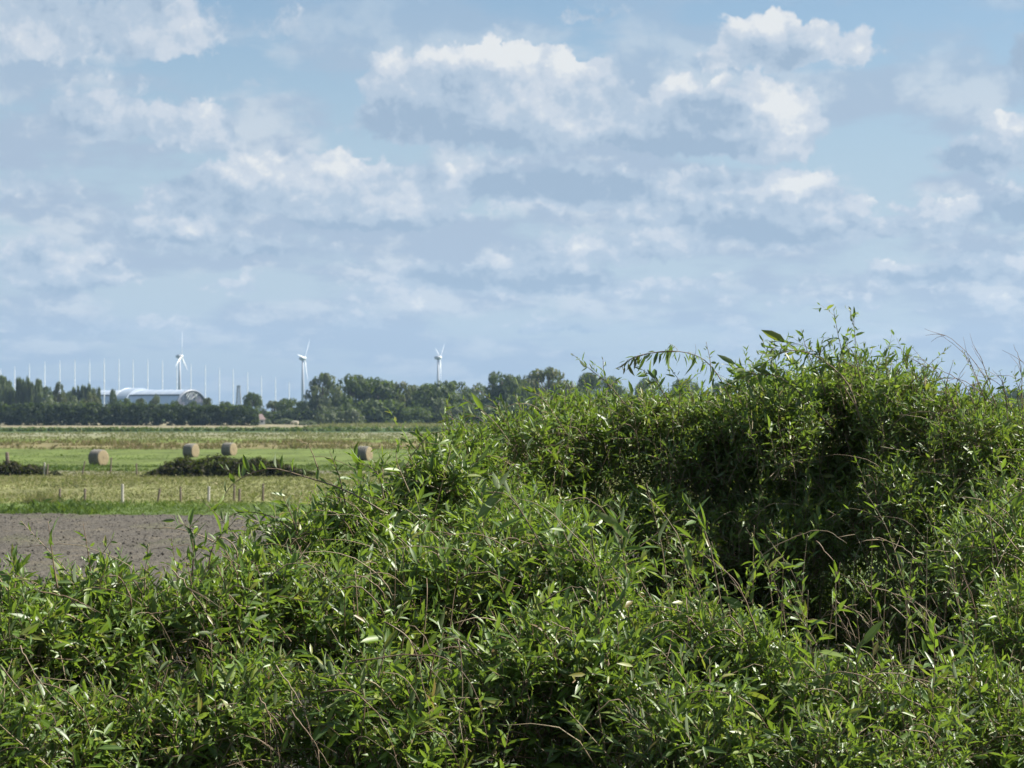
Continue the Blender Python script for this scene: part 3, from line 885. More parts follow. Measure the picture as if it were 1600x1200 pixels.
# ------------------------------------------------------------------ row of aerial masts
M_MAST = simple_mat("mast_white", (0.76, 0.78, 0.80), 0.4, 0.4, 0.03, 0.3)
tops = [(1, 575), (23, 572), (46, 568), (70, 565), (93.5, 563), (117, 561), (140, 561), (163, 560), (186, 561), (208, 561), (231, 561), (254, 563), (276.5, 565), (298.5, 568), (321, 570), (343, 574), (364.5, 576), (387, 581), (408.5, 587), (430.5, 590), (452, 596)]
ORD = "first second third fourth fifth sixth seventh eighth ninth tenth eleventh twelfth thirteenth fourteenth fifteenth sixteenth seventeenth eighteenth nineteenth twentieth last".split()
for i, (px, top) in enumerate(tops):
    Y = 1150.0 if i == 7 else 1700.0
    p = at(px, top, Y)
    root = thing("antenna_mast", f"slim white aerial mast, {ORD[i]} from the left in the long row", "mast", (p[0], Y, 0), 0, "row of aerial masts")
    mb = MB(); r = 0.34 * Y / 1700.0
    mb.tube([(0, 0, 0), (0, 0, p[2] * .55), (0, 0, p[2] * .93)], [r, r * .9, r * .8], 6)
    mb.build("pole", M_MAST, root)
    mb = MB(); mb.tube([(0, 0, p[2] * .93), (0, 0, p[2])], [r * .55, r * .3], 5); mb.build("tip", M_MAST, root)
    mb = MB(); mb.tube([(0, 0, p[2] * .62), (0, 0, p[2] * .62 + 1.2)], [r * 1.35, r * 1.35], 6); mb.build("collar", M_MAST, root)

# lattice pylon
M_STEEL = simple_mat("galvanised_steel", (0.22, 0.24, 0.26), 0.5, 0.4, 0.1, 0.5)
Y = 1450.0; p = at(373, 604, Y)
root = thing("lattice_pylon", "dark lattice pylon right of the hangar behind the hedge", "pylon", (p[0], Y, 0))
H = p[2]; w0, w1 = 2.2, 0.8
cs = [(-1, -1), (1, -1), (1, 1), (-1, 1)]
for sx, sy in cs:
    mb = MB(); mb.tube([(sx * w0, sy * w0, 0), (sx * w1, sy * w1, H)], .22, 5); mb.build("leg", M_STEEL, root)
nb = 8
for i in range(nb):
    za, zb = H * i / nb, H * (i + 1) / nb
    wa, wb = w0 + (w1 - w0) * i / nb, w0 + (w1 - w0) * (i + 1) / nb
    mb = MB()
    for k in range(4):
        a, b = cs[k], cs[(k + 1) % 4]
        mb.tube([(a[0] * wa, a[1] * wa, za), (b[0] * wb, b[1] * wb, zb)], .13, 4); mb.tube([(b[0] * wa, b[1] * wa, za), (a[0] * wb, a[1] * wb, zb)], .13, 4)
        mb.tube([(a[0] * wb, a[1] * wb, zb), (b[0] * wb, b[1] * wb, zb)], .13, 4)
    mb.build("bracing", M_STEEL, root)
mb = MB(); mb.box((0, 0, H + .4), (2.6, 2.6, .5)); mb.build("platform", M_STEEL, root)

# ------------------------------------------------------------------ hangar with a vaulted roof
M_ROOF = simple_mat("pale_roof_sheet", (0.33, 0.385, 0.46), 0.28, 0.5, 0.06, 0.2)
M_SHELL = simple_mat("pale_blue_sheet", (0.40, 0.48, 0.60), 0.45, 0.5, 0.06, 0.2)
M_RIB = simple_mat("dark_rib", (0.10, 0.12, 0.16), 0.5, 0.4, 0.1, 0.5)
M_SEAM = simple_mat("grey_seam", (0.40, 0.43, 0.48), 0.5, 0.4, 0.1, 0.5)
M_GLASS = simple_mat("dark_glazing", (0.035, 0.045, 0.065), 0.12, 0.7, 0.2, 0.5)
M_EMB = simple_mat("emblem_paint", (0.42, 0.44, 0.46), 0.5, 0.3, 0.1, 0.5)
M_PANE2 = simple_mat("milky_glazing", (0.09, 0.09, 0.12), 0.3, 0.5, 0.25, 0.5)
Yh = 1300.0
ANG = math.asin(0.63)
gc = at(299, 641, Yh)
hang = thing("hangar", "long vaulted hangar with a white barrel roof and dark glazed gable", "hangar", (gc[0], Yh, 0), -ANG)
# local x: along the axis towards the gable (0 at the gable, negative to the far end); y: across; arc centre at z = c0
top_z = EYE + (HOR - 609) / F * Yh
RAD = 13.4; C0 = top_z - RAD
def arc(a, r=RAD): return (r * math.cos(a), C0 + r * math.sin(a))     # a = 0 at y+, pi at y-
NPAN = 9; LEN = 76.0
bounds = [(0.02, .62, M_SHELL), (.62, math.pi - .86, M_ROOF), (math.pi - .86, math.pi - .02, M_SHELL)]
for i in range(NPAN):
    x0, x1 = -LEN * i / NPAN - .04, -LEN * (i + 1) / NPAN + .04
    for (a0, a1, mt) in bounds:
        mb = MB(); n = 13
        V, Fc = [], []
        for r in (RAD, RAD - .35):
            for x in (x0, x1):
                for k in range(n):
                    y, z = arc(a0 + .012 + (a1 - a0 - .024) * k / (n - 1), r); V.append((x, y, z))
        for k in range(n - 1):
            Fc.append((k, k + 1, n + k + 1, n + k)); Fc.append((2 * n + k, 3 * n + k, 3 * n + k + 1, 2 * n + k + 1))
            Fc.append((k, 2 * n + k, 2 * n + k + 1, k + 1)); Fc.append((n + k, n + k + 1, 3 * n + k + 1, 3 * n + k))
        Fc.append((0, n, 3 * n, 2 * n)); Fc.append((n - 1, 3 * n - 1, 4 * n - 1, 2 * n - 1))
        mb.add(V, Fc); mb.build("roof_panel" if mt is M_ROOF else "wall_panel", mt, hang)
for i in range(NPAN + 1):
    x = -LEN * i / NPAN
    mb = MB(); mb.tube([(x, *arc(a)) for a in np.linspace(0.02, math.pi - .02, 21)], .17, 5); mb.build("rib", M_SEAM, hang)
for a in (.62, math.pi - .86):
    y, z = arc(a, RAD + .25)
    mb = MB(); mb.box((-LEN / 2, y, z), (LEN, .9, .8)); mb.build("gutter", M_RIB, hang)
# raised bright collar on the roof towards the far end
xb = -46.0
for dx, rr in ((0, RAD + 1.3),):
    mb = MB(); V, Fc = [], []
    n = 17
    for r in (rr, RAD - .2):
        for x in (xb - 7.5, xb + 3.0):
            for k in range(n):
                y, z = arc(.5 + (math.pi - 1.1) * k / (n - 1), r); V.append((x, y, z))
    for k in range(n - 1):
        Fc.append((k, k + 1, n + k + 1, n + k)); Fc.append((2 * n + k, 3 * n + k, 3 * n + k + 1, 2 * n + k + 1))
        Fc.append((k, 2 * n + k, 2 * n + k + 1, k + 1)); Fc.append((n + k, n + k + 1, 3 * n + k + 1, 3 * n + k))
    Fc.append((0, n, 3 * n, 2 * n)); Fc.append((n - 1, 3 * n - 1, 4 * n - 1, 2 * n - 1))
    mb.add(V, Fc); mb.build("roof_collar", M_ROOF, hang)
mb = MB(); mb.tube([(xb - 7.6, *arc(a, RAD + .9)) for a in np.linspace(.5, math.pi - .6, 17)], .55, 6); mb.build("collar_rim", M_WHITE, hang)
# glazed gable
mb = MB(); mb.tube([(.25, *arc(a, RAD - .5)) for a in np.linspace(0.02, math.pi - .02, 25)], .75, 6); mb.build("gable_rim", M_RIB, hang)
gy = 2.6; r_ = random.Random(3)
for j in range(7):
    for k in range(-5, 5):
        y0, y1 = k * gy + .12, (k + 1) * gy - .12
        z0, z1 = j * 2.4 + .12, (j + 1) * 2.4 - .12
        lim = lambda y: C0 + math.sqrt(max(0.0, (RAD - 1.1) ** 2 - y * y))
        top0, top1 = min(z1, lim(y0)), min(z1, lim(y1))
        if min(top0, top1) < z0 + .3 or max(abs(y0), abs(y1)) > RAD - 1.1: continue
        mb = MB()
        mb.add([(0, y0, z0), (0, y1, z0), (0, y1, top1), (0, y0, top0), (.12, y0, z0), (.12, y1, z0), (.12, y1, top1), (.12, y0, top0)], [(3, 2, 1, 0), (4, 5, 6, 7), (0, 1, 5, 4), (1, 2, 6, 5), (2, 3, 7, 6), (3, 0, 4, 7)])
        mb.build("gable_pane", M_PANE2 if r_.random() < .42 else M_GLASS, hang)
mb = MB(); mb.tube([(-.2, 0, .2), (-.2, 0, top_z - 1.2)], .2, 5)
for j in range(1, 7):
    hw = math.sqrt(max(0, (RAD - 1) ** 2 - max(0, j * 2.4 - C0) ** 2))
    mb.tube([(-.2, -hw, j * 2.4), (-.2, hw, j * 2.4)], .15, 4)
mb.build("gable_frame", M_RIB, hang)
# pale interlaced emblem on the gable
zc = EYE + (HOR - 619.5) / F * Yh
for (a, b) in (((-4.2, 1.6), (-1.6, -2.0)), ((-3.9, -1.2), (-.6, 2.4)), ((-2.2, -2.0), (1.0, 2.6)), ((1.0, 2.6), (3.2, -1.6)), ((-.8, -1.8), (2.4, .4)), ((2.0, 2.6), (4.4, -1.4)), ((3.0, .2), (4.9, 2.0)), ((-4.4, .2), (-2.6, 2.2))):
    mb = MB(); mb.tube([(.45, a[0], zc + a[1]), (.45, b[0], zc + b[1])], .20, 5); mb.build("emblem_bar", M_EMB, hang)

# small house peeping out right of the hedge
M_TILE = simple_mat("faded_tile", (0.17, 0.13, 0.125), 0.8, 0.2, 0.15, 2.0)
M_WALL = simple_mat("rendered_wall", (0.42, 0.42, 0.42), 0.85, 0.2, 0.08, 1.0)
Y = 785.0
hs = thing("shed", "small shed with a faded reddish roof at the hedge's right end", "shed", (gx(404, Y), Y, 0), 0.25)
mb = MB(); mb.box((0, 0, .9), (4.0, 4.0, 1.8)); mb.build("wall", M_WALL, hs)
mb = MB(); mb.add([(-2.3, -2.3, 1.75), (2.3, -2.3, 1.75), (2.3, 2.3, 1.75), (-2.3, 2.3, 1.75), (-2.1, 0, 3.7), (1.3, 0, 3.7)], [(0, 1, 5, 4), (2, 3, 4, 5), (1, 2, 5), (3, 0, 4), (3, 2, 1, 0)]); mb.build("roof", M_TILE, hs)
mb = MB(); mb.box((-1.0, -2.03, .8), (.8, .08, 1.5)); mb.build("door", M_RIB, hs)
for xw in (0.9,):
    mb = MB(); mb.box((xw, -2.03, 1.05), (.8, .08, .7)); mb.build("window", M_GLASS, hs)

# pale cow on the stubble
M_COW = simple_mat("cream_hide", (0.62, 0.55, 0.42), 0.8, 0.2, 0.08, 3.0)
def cow(label, px, Y):
    root_v = [(0, 0, 1.05), (.55, 0, 1.12), (1.0, 0, 1.18), (1.35, 0, 1.05), (1.62, 0, .75), (-.55, 0, 1.08), (-.9, 0, 1.1),
              (.75, -.25, .8), (.75, -.26, .4), (.75, -.26, .03), (.75, .25, .8), (.75, .26, .4), (.72, .26, .03),
              (-.75, -.25, .8), (-.82, -.26, .4), (-.76, -.26, .03), (-.75, .25, .8), (-.86, .26, .4), (-.8, .26, .03), (-1.05, 0, .75), (1.85, 0, .55)]
    ed = [(0, 1), (1, 2), (2, 3), (3, 4), (0, 5), (5, 6), (1, 7), (7, 8), (8, 9), (1, 10), (10, 11), (11, 12), (5, 13), (13, 14), (14, 15), (5, 16), (16, 17), (17, 18), (6, 19), (4, 20)]
    rad = [.40, .40, .30, .22, .17, .38, .26, .15, .085, .07, .15, .085, .07, .17, .09, .07, .17, .09, .07, .04, .10]
    me = bpy.data.meshes.new("body"); me.from_pydata(root_v, ed, [])
    sv = me.skin_vertices if len(me.skin_vertices) else None
    root = thing("cow", label, "cow", (gx(px, Y), Y, 0), 2.9)
    ob = put("body", me, root)
    bm = bmesh.new(); bm.from_mesh(me); ly = bm.verts.layers.skin.verify(); bm.verts.ensure_lookup_table()
    for i, v in enumerate(bm.verts): v[ly].radius = (rad[i], rad[i]); v[ly].use_root = i == 0
    bm.to_mesh(me); bm.free()
    ob.modifiers.new("skin", 'SKIN'); ob.modifiers.new("sub", 'SUBSURF').render_levels = 1
    me.materials.append(M_COW)
    for s in (-1, 1):
        mb = MB(); mb.tube([(1.42, .1 * s, 1.1), (1.36, .3 * s, 1.12)], [.07, .03], 5); mb.build("ear", M_COW, root)
cow("pale cream cow grazing on the straw-coloured strip", 462, 745)

# ------------------------------------------------------------------ hay bales
def hay_material():
    m, g, out = material("hay")
    tc = g.n('ShaderNodeTexCoord').outputs['Object']
    sp = g.n('ShaderNodeSeparateXYZ'); g.put(sp.inputs[0], tc)
    rr = g.m('POWER', g.m('ADD', g.m('POWER', sp.outputs[1], 2.0), g.m('POWER', sp.outputs[2], 2.0)), 0.5)
    n = g.noise(tc, 14, 5, 0.7); n2 = g.noise(tc, 2.2, 4, 0.6)
    end = g.rng(g.m('ABSOLUTE', sp.outputs[0]), 0.575, 0.60)
    ring = g.m('SINE', g.m('ADD', g.m('MULTIPLY', rr, 46.0), g.m('MULTIPLY', n2, 8.0)))
    side = g.mix(n, (0.080, 0.076, 0.064), (0.165, 0.157, 0.135))  # barrel toned darker and greyer: its shaded side is painted in
    face = g.mix(g.m('MULTIPLY_ADD', ring, 0.25, n), (0.130, 0.105, 0.064), (0.275, 0.225, 0.138))
    c = g.mix(end, side, face)
    principled(g, out, c, 0.9, 0.15, n, 0.03, 0.8)
    return m


M_HAY = hay_material()
M_NET = simple_mat("bale_twine", (0.36, 0.35, 0.33), 0.6, 0.3, 0.1, 5)


def bale(label, px, base_py, Y, yaw, rad=.76, wid=1.22, seed=0):
    r = random.Random(seed)
    root = thing("hay_bale", label, "hay bale", (gx(px, Y), Y, -0.03), -yaw, "round hay bales on the meadow")
    V, Fc = [], []
    S = 40
    prof = [(-.61, .0), (-.615, .25), (-.61, .5), (-.60, .70), (-.56, .755), (-.3, .77), (0, .765), (.3, .77), (.56, .755), (.60, .70), (.61, .5), (.615, .25), (.61, .0)]
    for (x, q) in prof:
        for k in range(S):
            a = 2 * math.pi * k / S
            jit = 1 + 0.018 * math.sin(5 * a + seed) + r.uniform(-.012, .012)
            z = q * math.sin(a) * jit; z = max(z, -.70) if z < -.70 else z
            V.append((x * wid / 1.22 + r.uniform(-.012, .012), q * math.cos(a) * jit, z))
    for i in range(len(prof) - 1):
        for k in range(S):
            Fc.append((i * S + k, i * S + (k + 1) % S, (i + 1) * S + (k + 1) % S, (i + 1) * S + k))
    mb = MB(); mb.add(V, Fc)
    mb.build("bale_body", M_HAY, root, True, loc=(0, 0, .70))
    for x in (-.42, -.2, 0.02, .24, .44):
        mb = MB(); mb.tube([(x, .772 * math.cos(a), max(-.70, .772 * math.sin(a)) + .70) for a in np.linspace(0, 2 * math.pi, 33)], .008, 4, caps=False); mb.build("twine", M_NET, root)
    # loose straws
    mb = MB()
    for k in range(60):
        a = r.uniform(0, 6.28); q = r.uniform(.2, .76); x = r.choice((-.61, .61)) if r.random() < .6 else r.uniform(-.6, .6)
        q = q if abs(x) > .6 else .77
        p0 = Vector((x, q * math.cos(a), q * math.sin(a) + .70)); d = Vector((r.uniform(-1, 1), r.uniform(-1, 1), r.uniform(-1, .4))).normalized() * r.uniform(.06, .16)
        if p0.z > .1: mb.tube([p0, p0 + d], .006, 3, caps=False)
    put("loose_straw", mb.mesh("loose_straw", M_HAY), root, kind='stuff')


bale("nearest hay bale, standing alone behind the thin leaning post", 154, 727, 203.0, R_(33), seed=1)
bale("hay bale at the left end of the large bramble mound", 298.5, 714, 238.0, R_(27), seed=2)
bale("hay bale half sunk behind the middle of the large bramble mound", 358, 716, 246.0, R_(27), seed=3)
bale("hay bale apart at the right, above the low leaning sprig", 569, 720, 222.0, R_(24), seed=4)

# ------------------------------------------------------------------ fence posts
M_POST_D = simple_mat("weathered_wood", (0.150, 0.120, 0.095), 0.9, 0.15, 0.3, 9, bump=.01)
M_POST_L = simple_mat("bleached_wood", (0.36, 0.34, 0.30), 0.85, 0.15, 0.2, 9, bump=.01)
M_WIRE = simple_mat("fence_wire", (0.30, 0.29, 0.28), 0.5, 0.5, 0.1, 20)


def post(label, px, top, bot, Y, r, lean, mat, group):
    h = (bot - top) / F * Y
    x = gx(px, Y)
    root = thing("fence_post", label, "fence post", (x, Y, 0), rnd.uniform(0, 3), group)
    root.rotation_euler = (rnd.uniform(-.03, .03), lean, 0)
    mb = MB()
    k = rnd.uniform(.88, 1.0)
    mb.tube([(0, 0, -.25), (0, 0, h * .5), (r * .2, 0, h * .97), (r * .25, 0, h)], [r * 1.05, r, r * k, r * k * .72], 8)
    mb.build("post_shaft", mat, root)
    mb = MB()
    zs = h * .82
    mb.tube([(r * math.cos(a) * 1.06, r * math.sin(a) * 1.06, zs) for a in np.linspace(0, 6.283, 13)], .006, 4, caps=False)
    mb.build("wire_tie", M_WIRE, root)


G1 = "posts of the near fence on the dry pasture"
for a in [("dark thin fence post, leftmost of the near row beside the dry tussock", 93, 766, 789.5, 120, .065, .02, M_POST_D),
          ("grey-brown fence post between the leftmost one and the tall bleached one", 132.5, 765, 788, 120.5, .065, .0, M_POST_D),
          ("tallest and palest bleached fence post of the near row", 191.5, 759, 790, 119.5, .075, -.02, M_POST_L),
          ("dark fence post tilted right, next right of the tall bleached one", 246.5, 764.5, 787, 121, .06, .14, M_POST_D),
          ("slim upright fence post just right of the tilted one", 282.5, 762, 786.5, 121.5, .06, -.03, M_POST_D),
          ("pale fence post left of the leaning leafy sprig", 326, 760.5, 785, 122, .075, .0, M_POST_L),
          ("dark fence post crossed by the leaning leafy sprig", 366, 757, 783, 123, .06, .0, M_POST_D),
          ("shorter greenish fence post right behind the leaning leafy sprig", 374, 763, 784, 122, .07, .0, M_POST_D),
          ("fence post farthest right in the near row, by the shrub's leaves", 411, 755, 783, 123, .06, .0, M_POST_D)]:
    post(*a, G1)
G2 = "posts of the far fence by the bramble mounds"
for a in [("stout dark leaning post rising out of the smaller bramble mound", 14, 705, 742, 171, .14, -.10, M_POST_D),
          ("short pale post at the right end of the smaller bramble mound", 69.5, 720, 741, 170, .07, .0, M_POST_L),
          ("short dark post beside the short pale one", 73.5, 722, 741, 170, .07, .06, M_POST_D),
          ("dark thin post leaning right, left of the nearest hay bale", 128.5, 719, 742, 172, .055, .18, M_POST_D),
          ("tall thin dark post in front of the nearest hay bale's end", 172.5, 713, 741, 172, .06, .05, M_POST_D),
          ("thin dark post standing alone left of the large bramble mound", 214, 724, 744, 170, .06, -.06, M_POST_D)]:
    post(*a, G2)

# ------------------------------------------------------------------ the air between here and the wood
def haze(density):
    m, g, out = material("haze_air")
    pv = g.n('ShaderNodeVolumePrincipled')
    pv.inputs['Color'].default_value = (0.50, 0.72, 1.0, 1)
    pv.inputs['Density'].default_value = density
    pv.inputs['Anisotropy'].default_value = 0.2
    g.t.links.new(pv.outputs[0], out.inputs['Volume'])
    mb = MB(); mb.box((0, 1900, 74), (8400, 4200, 151))
    mb.build("haze", m, kind='stuff')
haze(0.00007)


def SHRUB_LIST(shrub):
    def base(px, Y):
        x = (px - 800) / F * Y
        return (x, Y, float(ground_z(x, Y)))

    def L(Y, *pts):
        return [(x, y, Y) for x, y in pts]
    r = random.Random(77)

    def risers(n, x0, x1, y0, y1, Y0, Y1, ln=(70, 150), size=.06):
        """thin young shoots standing up in front of the dark hollow"""
        out = []
        for k in range(n):
            x, y, Y = r.uniform(x0, x1), r.uniform(y0, y1), r.uniform(Y0, Y1)
            h, dx = r.uniform(*ln), r.uniform(-70, 25)
            out.append((L(Y, (x, y), (x + dx * .35, y - h * .5), (x + dx, y - h)), r.randint(9, 15), size * r.uniform(.8, 1.2), dict(first=.25, r=.003)))
        return out
    # back row, the tall shrubs
    shrub("willow shrub at the left end of the tall back row, sloping down to the left", base(790, 15.6),
          [(745, 775, 15.2, 110, 105, .7), (850, 710, 15.8, 120, 105, .8), (790, 860, 14.9, 150, 110, .8), (820, 1000, 15.4, 190, 140, .8)], 1.0, 0.0554, 16,
          sprigs=[(L(15.2, (810, 710), (775, 662), (748, 638), (722, 622)), 14, .085), (L(15.4, (880, 670), (850, 625), (815, 604)), 16, .070),
                  (L(15.2, (690, 740), (672, 690), (640, 672)), 12, .075), (L(15.4, (800, 700), (792, 650), (782, 622)), 9, .075),
                  (L(15.3, (700, 700), (705, 670), (690, 650)), 9, .080)],
          bare=[L(15.1, (760, 700), (725, 665), (700, 650))])
    shrub("tall willow shrub with a drooping arched sprig and one brown leaf cluster", base(1020, 16.2),
          [(960, 712, 16.2, 110, 112, .8), (1080, 711, 16.2, 115, 110, .8), (1145, 685, 16.2, 60, 75, .5, .8), (1000, 850, 15.6, 160, 105, .8), (1120, 890, 16.4, 130, 110, .8), (1010, 1000, 16.2, 190, 140, .8)], 1.0, 0.0554, 16,
          sprigs=[(L(15.6, (990, 650), (955, 605), (922, 577), (893, 552)), 26, .060), (L(15.6, (960, 620), (945, 590), (942, 560)), 9, .060),
                  (L(15.6, (1155, 660), (1130, 600), (1100, 562), (1060, 549), (1020, 551), (985, 562)), 34, .105, dict(hang=1, first=.3, r=.005)),
                  (L(15.6, (1060, 549), (1015, 552), (985, 561), (966, 578)), 12, .075),
                  (L(15.58, (1006, 554), (986, 561), (970, 572)), 10, .140, dict(dead=1, hang=1, r=.003)),
                  (L(15.6, (1112, 595), (1109, 560), (1103, 534)), 8, .042, dict(first=.4)),
                  (L(15.6, (1050, 640), (1025, 595), (1000, 575)), 16, .085), (L(15.6, (1060, 650), (1062, 600), (1050, 580)), 14, .075)])
    shrub("tallest willow shrub whose topmost upright sprig stands highest against the sky", base(1260, 16.2),
          [(1190, 690, 16.0, 110, 110, .8), (1300, 660, 16.4, 115, 110, .8), (1255, 615, 16.4, 70, 45, .5, .45), (1345, 608, 16.4, 60, 50, .5, .5), (1230, 830, 15.7, 150, 95, .8), (1240, 1000, 16.2, 190, 140, .8), (1320, 785, 16.2, 110, 90, .8), (1195, 760, 16.9, 110, 95, .7), (1290, 800, 17.2, 130, 90, .7)], 1.0, 0.0571, 16,
          sprigs=[(L(15.6, (1322, 630), (1319, 570), (1309, 520), (1302, 482)), 17, .068, dict(first=.3)), (L(15.6, (1350, 620), (1338, 560), (1335, 515), (1326, 478)), 17, .075, dict(first=.35)),
                  (L(15.4, (1345, 660), (1326, 602), (1290, 566), (1250, 548), (1215, 554), (1182, 578)), 44, .115, dict(r=.007)),
                  (L(15.5, (1340, 640), (1302, 578), (1258, 541), (1196, 532)), 32, .095), (L(15.5, (1290, 610), (1262, 550), (1252, 514)), 13, .075),
                  (L(15.4, (1300, 670), (1232, 598), (1180, 585), (1135, 602)), 40, .110, dict(r=.006)), (L(15.5, (1240, 640), (1215, 580), (1210, 530)), 20, .085),
                  (L(15.5, (1400, 640), (1384, 570), (1391, 534)), 22, .078), (L(15.5, (1375, 620), (1410, 570), (1424, 544)), 18, .065),
                  (L(15.5, (1320, 640), (1310, 580), (1330, 520)), 22, .085), (L(15.5, (1200, 640), (1165, 590), (1140, 565)), 18, .080), (L(15.5, (1290, 620), (1280, 560), (1300, 530)), 18, .085)])
    shrub("willow shrub of the back row with long bare arching twigs above its crown", base(1460, 15.8),
          [(1405, 690, 15.8, 105, 112, .8), (1500, 722, 15.4, 105, 112, .8), (1440, 840, 15.1, 150, 120, .8), (1450, 1000, 15.6, 190, 140, .8)], 1.0, 0.0523, 18,
          sprigs=[(L(15.2, (1490, 660), (1478, 610), (1490, 562)), 16, .048), (L(15.2, (1450, 650), (1440, 600), (1462, 575)), 16, .050), (L(15.2, (1520, 660), (1535, 610), (1550, 585)), 16, .050),
                  (L(15.2, (1430, 640), (1432, 590), (1410, 560)), 16, .065)],
          bare=[L(15.2, (1560, 640), (1532, 578), (1490, 532), (1444, 514)), L(15.2, (1540, 630), (1520, 575), (1500, 546), (1464, 520)), L(15.2, (1530, 660), (1510, 605), (1470, 578), (1428, 571)),
                L(15.2, (1500, 650), (1470, 590), (1440, 562), (1424, 572)), L(15.2, (1548, 600), (1534, 562), (1523, 544)), L(15.2, (1560, 640), (1515, 600), (1480, 590), (1450, 600)),
                L(15.1, (1500, 650), (1495, 600), (1515, 560)), L(15.1, (1470, 650), (1500, 610), (1560, 590))])
    shrub("dense willow shrub at the right end of the back row with reddish twigs showing", base(1620, 15.4),
          [(1590, 722, 15.4, 105, 112, .8), (1700, 730, 15.4, 110, 120, .8), (1610, 850, 14.6, 150, 130, .8), (1630, 1000, 15.2, 190, 140, .8)], 1.0, 0.0507, 18,
          sprigs=[(L(14.9, (1600, 670), (1590, 620), (1600, 580)), 16, .055), (L(14.9, (1575, 660), (1570, 610), (1562, 580)), 14, .050)],
          bare=[L(14.9, (1598, 640), (1594, 570), (1584, 538)), L(14.9, (1602, 620), (1606, 580), (1590, 556)), L(14.9, (1575, 640), (1565, 595), (1550, 578)), L(14.9, (1585, 650), (1560, 600), (1520, 585))])
    # the shoulder in the middle
    shrub("low willow shrub below the hay bales with a long sprig leaning left", base(560, 12.6),
          [(470, 885, 12.2, 85, 85, .6), (570, 845, 12.6, 110, 95, .6), (670, 800, 13.0, 105, 100, .6), (600, 930, 12.4, 190, 120, .6)], 1.0, 0.0716, 14,
          sprigs=[(L(11.9, (600, 800), (540, 766), (470, 743), (425, 732), (390, 741), (362, 758), (343, 787)), 16, .085, dict(up=1, r=.005)),
                  (L(11.9, (400, 890), (370, 840), (350, 817), (330, 795), (309, 777)), 12, .060), (L(11.9, (480, 850), (430, 810), (380, 800), (345, 815)), 16, .065),
                  (L(11.9, (540, 790), (530, 745), (515, 705)), 13, .085), (L(11.9, (600, 780), (590, 740), (560, 722)), 16, .080), (L(12.2, (640, 770), (620, 720), (622, 690)), 14, .075),
                  (L(11.9, (470, 850), (455, 805), (440, 770)), 14, .085)],
          bare=[L(11.9, (498, 735), (485, 700), (478, 692)), L(12, (590, 830), (545, 785), (500, 775)), L(11.8, (720, 880), (640, 800), (560, 770))])
    # front row
    shrub("bushy willow shrub before the ploughed soil at the far left, dark low down", base(80, 9.4),
          [(-140, 1010, 9.6, 120, 115, .5, .7), (-130, 1170, 9.1, 140, 120, .5, .65), (30, 1002, 9.4, 140, 115, .6), (170, 996, 9.7, 110, 115, .55), (60, 1180, 8.9, 170, 130, .5, .9), (200, 1150, 9.3, 120, 110, .5, .8)], 1.0, 0.0645, 18,
          sprigs=[(L(9.3, (90, 920), (82, 870), (75, 814)), 11, .058, dict(first=.4)), (L(9.3, (20, 930), (25, 900), (18, 870)), 9, .070), (L(9.0, (60, 1180), (70, 1120), (100, 1085)), 22, .095), (L(9.0, (20, 1190), (60, 1150), (110, 1135)), 20, .08)],
          bare=[L(8.6, (0, 1040), (40, 1090), (75, 1160)), L(8.7, (30, 1010), (60, 1060), (100, 1110)), L(8.7, (60, 925), (110, 935), (150, 955))])
    shrub("willow shrub with thin upright shoots rising in front of the ploughed soil", base(340, 9.8),
          [(300, 976, 9.9, 110, 105, .55), (410, 955, 10.3, 110, 110, .55), (360, 1150, 9.4, 150, 150, .5, .85)], 1.0, 0.0645, 18,
          sprigs=[(L(9.6, (145, 930), (140, 880), (130, 818)), 13, .060, dict(first=.35)), (L(9.6, (300, 900), (302, 860), (296, 812)), 16, .080), (L(9.6, (325, 890), (335, 850), (372, 808)), 14, .075),
                  (L(9.6, (225, 930), (228, 890), (232, 850)), 12, .070), (L(9.0, (290, 1190), (300, 1140), (310, 1110)), 18, .08), (L(9.0, (250, 1080), (262, 1040), (255, 1020)), 12, .09)],
          bare=[L(9.2, (270, 890), (300, 925), (330, 970)), L(8.9, (430, 1040), (470, 1100), (500, 1200)), L(9.2, (225, 960), (260, 955), (300, 940)), L(8.9, (405, 1090), (425, 1130), (440, 1200))])
    shrub("broad sunlit willow shrub with a long reddish cane arching across its front", base(610, 10.2),
          [(560, 985, 10.4, 120, 125, .6), (680, 955, 10.6, 115, 125, .6), (620, 1160, 9.4, 180, 160, .5, .75)], 1.0, 0.0680, 18,
          sprigs=[(L(9.0, (560, 1180), (570, 1100), (560, 1060)), 22, .085), (L(9.0, (590, 1060), (600, 1020), (598, 990)), 14, .09)],
          bare=[L(9.6, (405, 914), (450, 882), (490, 886), (535, 927)), L(8.7, (545, 1036), (620, 1024), (680, 1025), (722, 1050), (750, 1100), (764, 1175)), L(8.7, (500, 1082), (545, 1078), (585, 1110), (612, 1160), (622, 1205)),
                L(8.8, (600, 970), (640, 1000), (660, 1060), (672, 1130)), L(8.7, (650, 1147), (685, 1145), (715, 1175)), L(8.7, (455, 1110), (490, 1160), (520, 1205)), L(8.7, (716, 1000), (722, 1060), (715, 1150))])
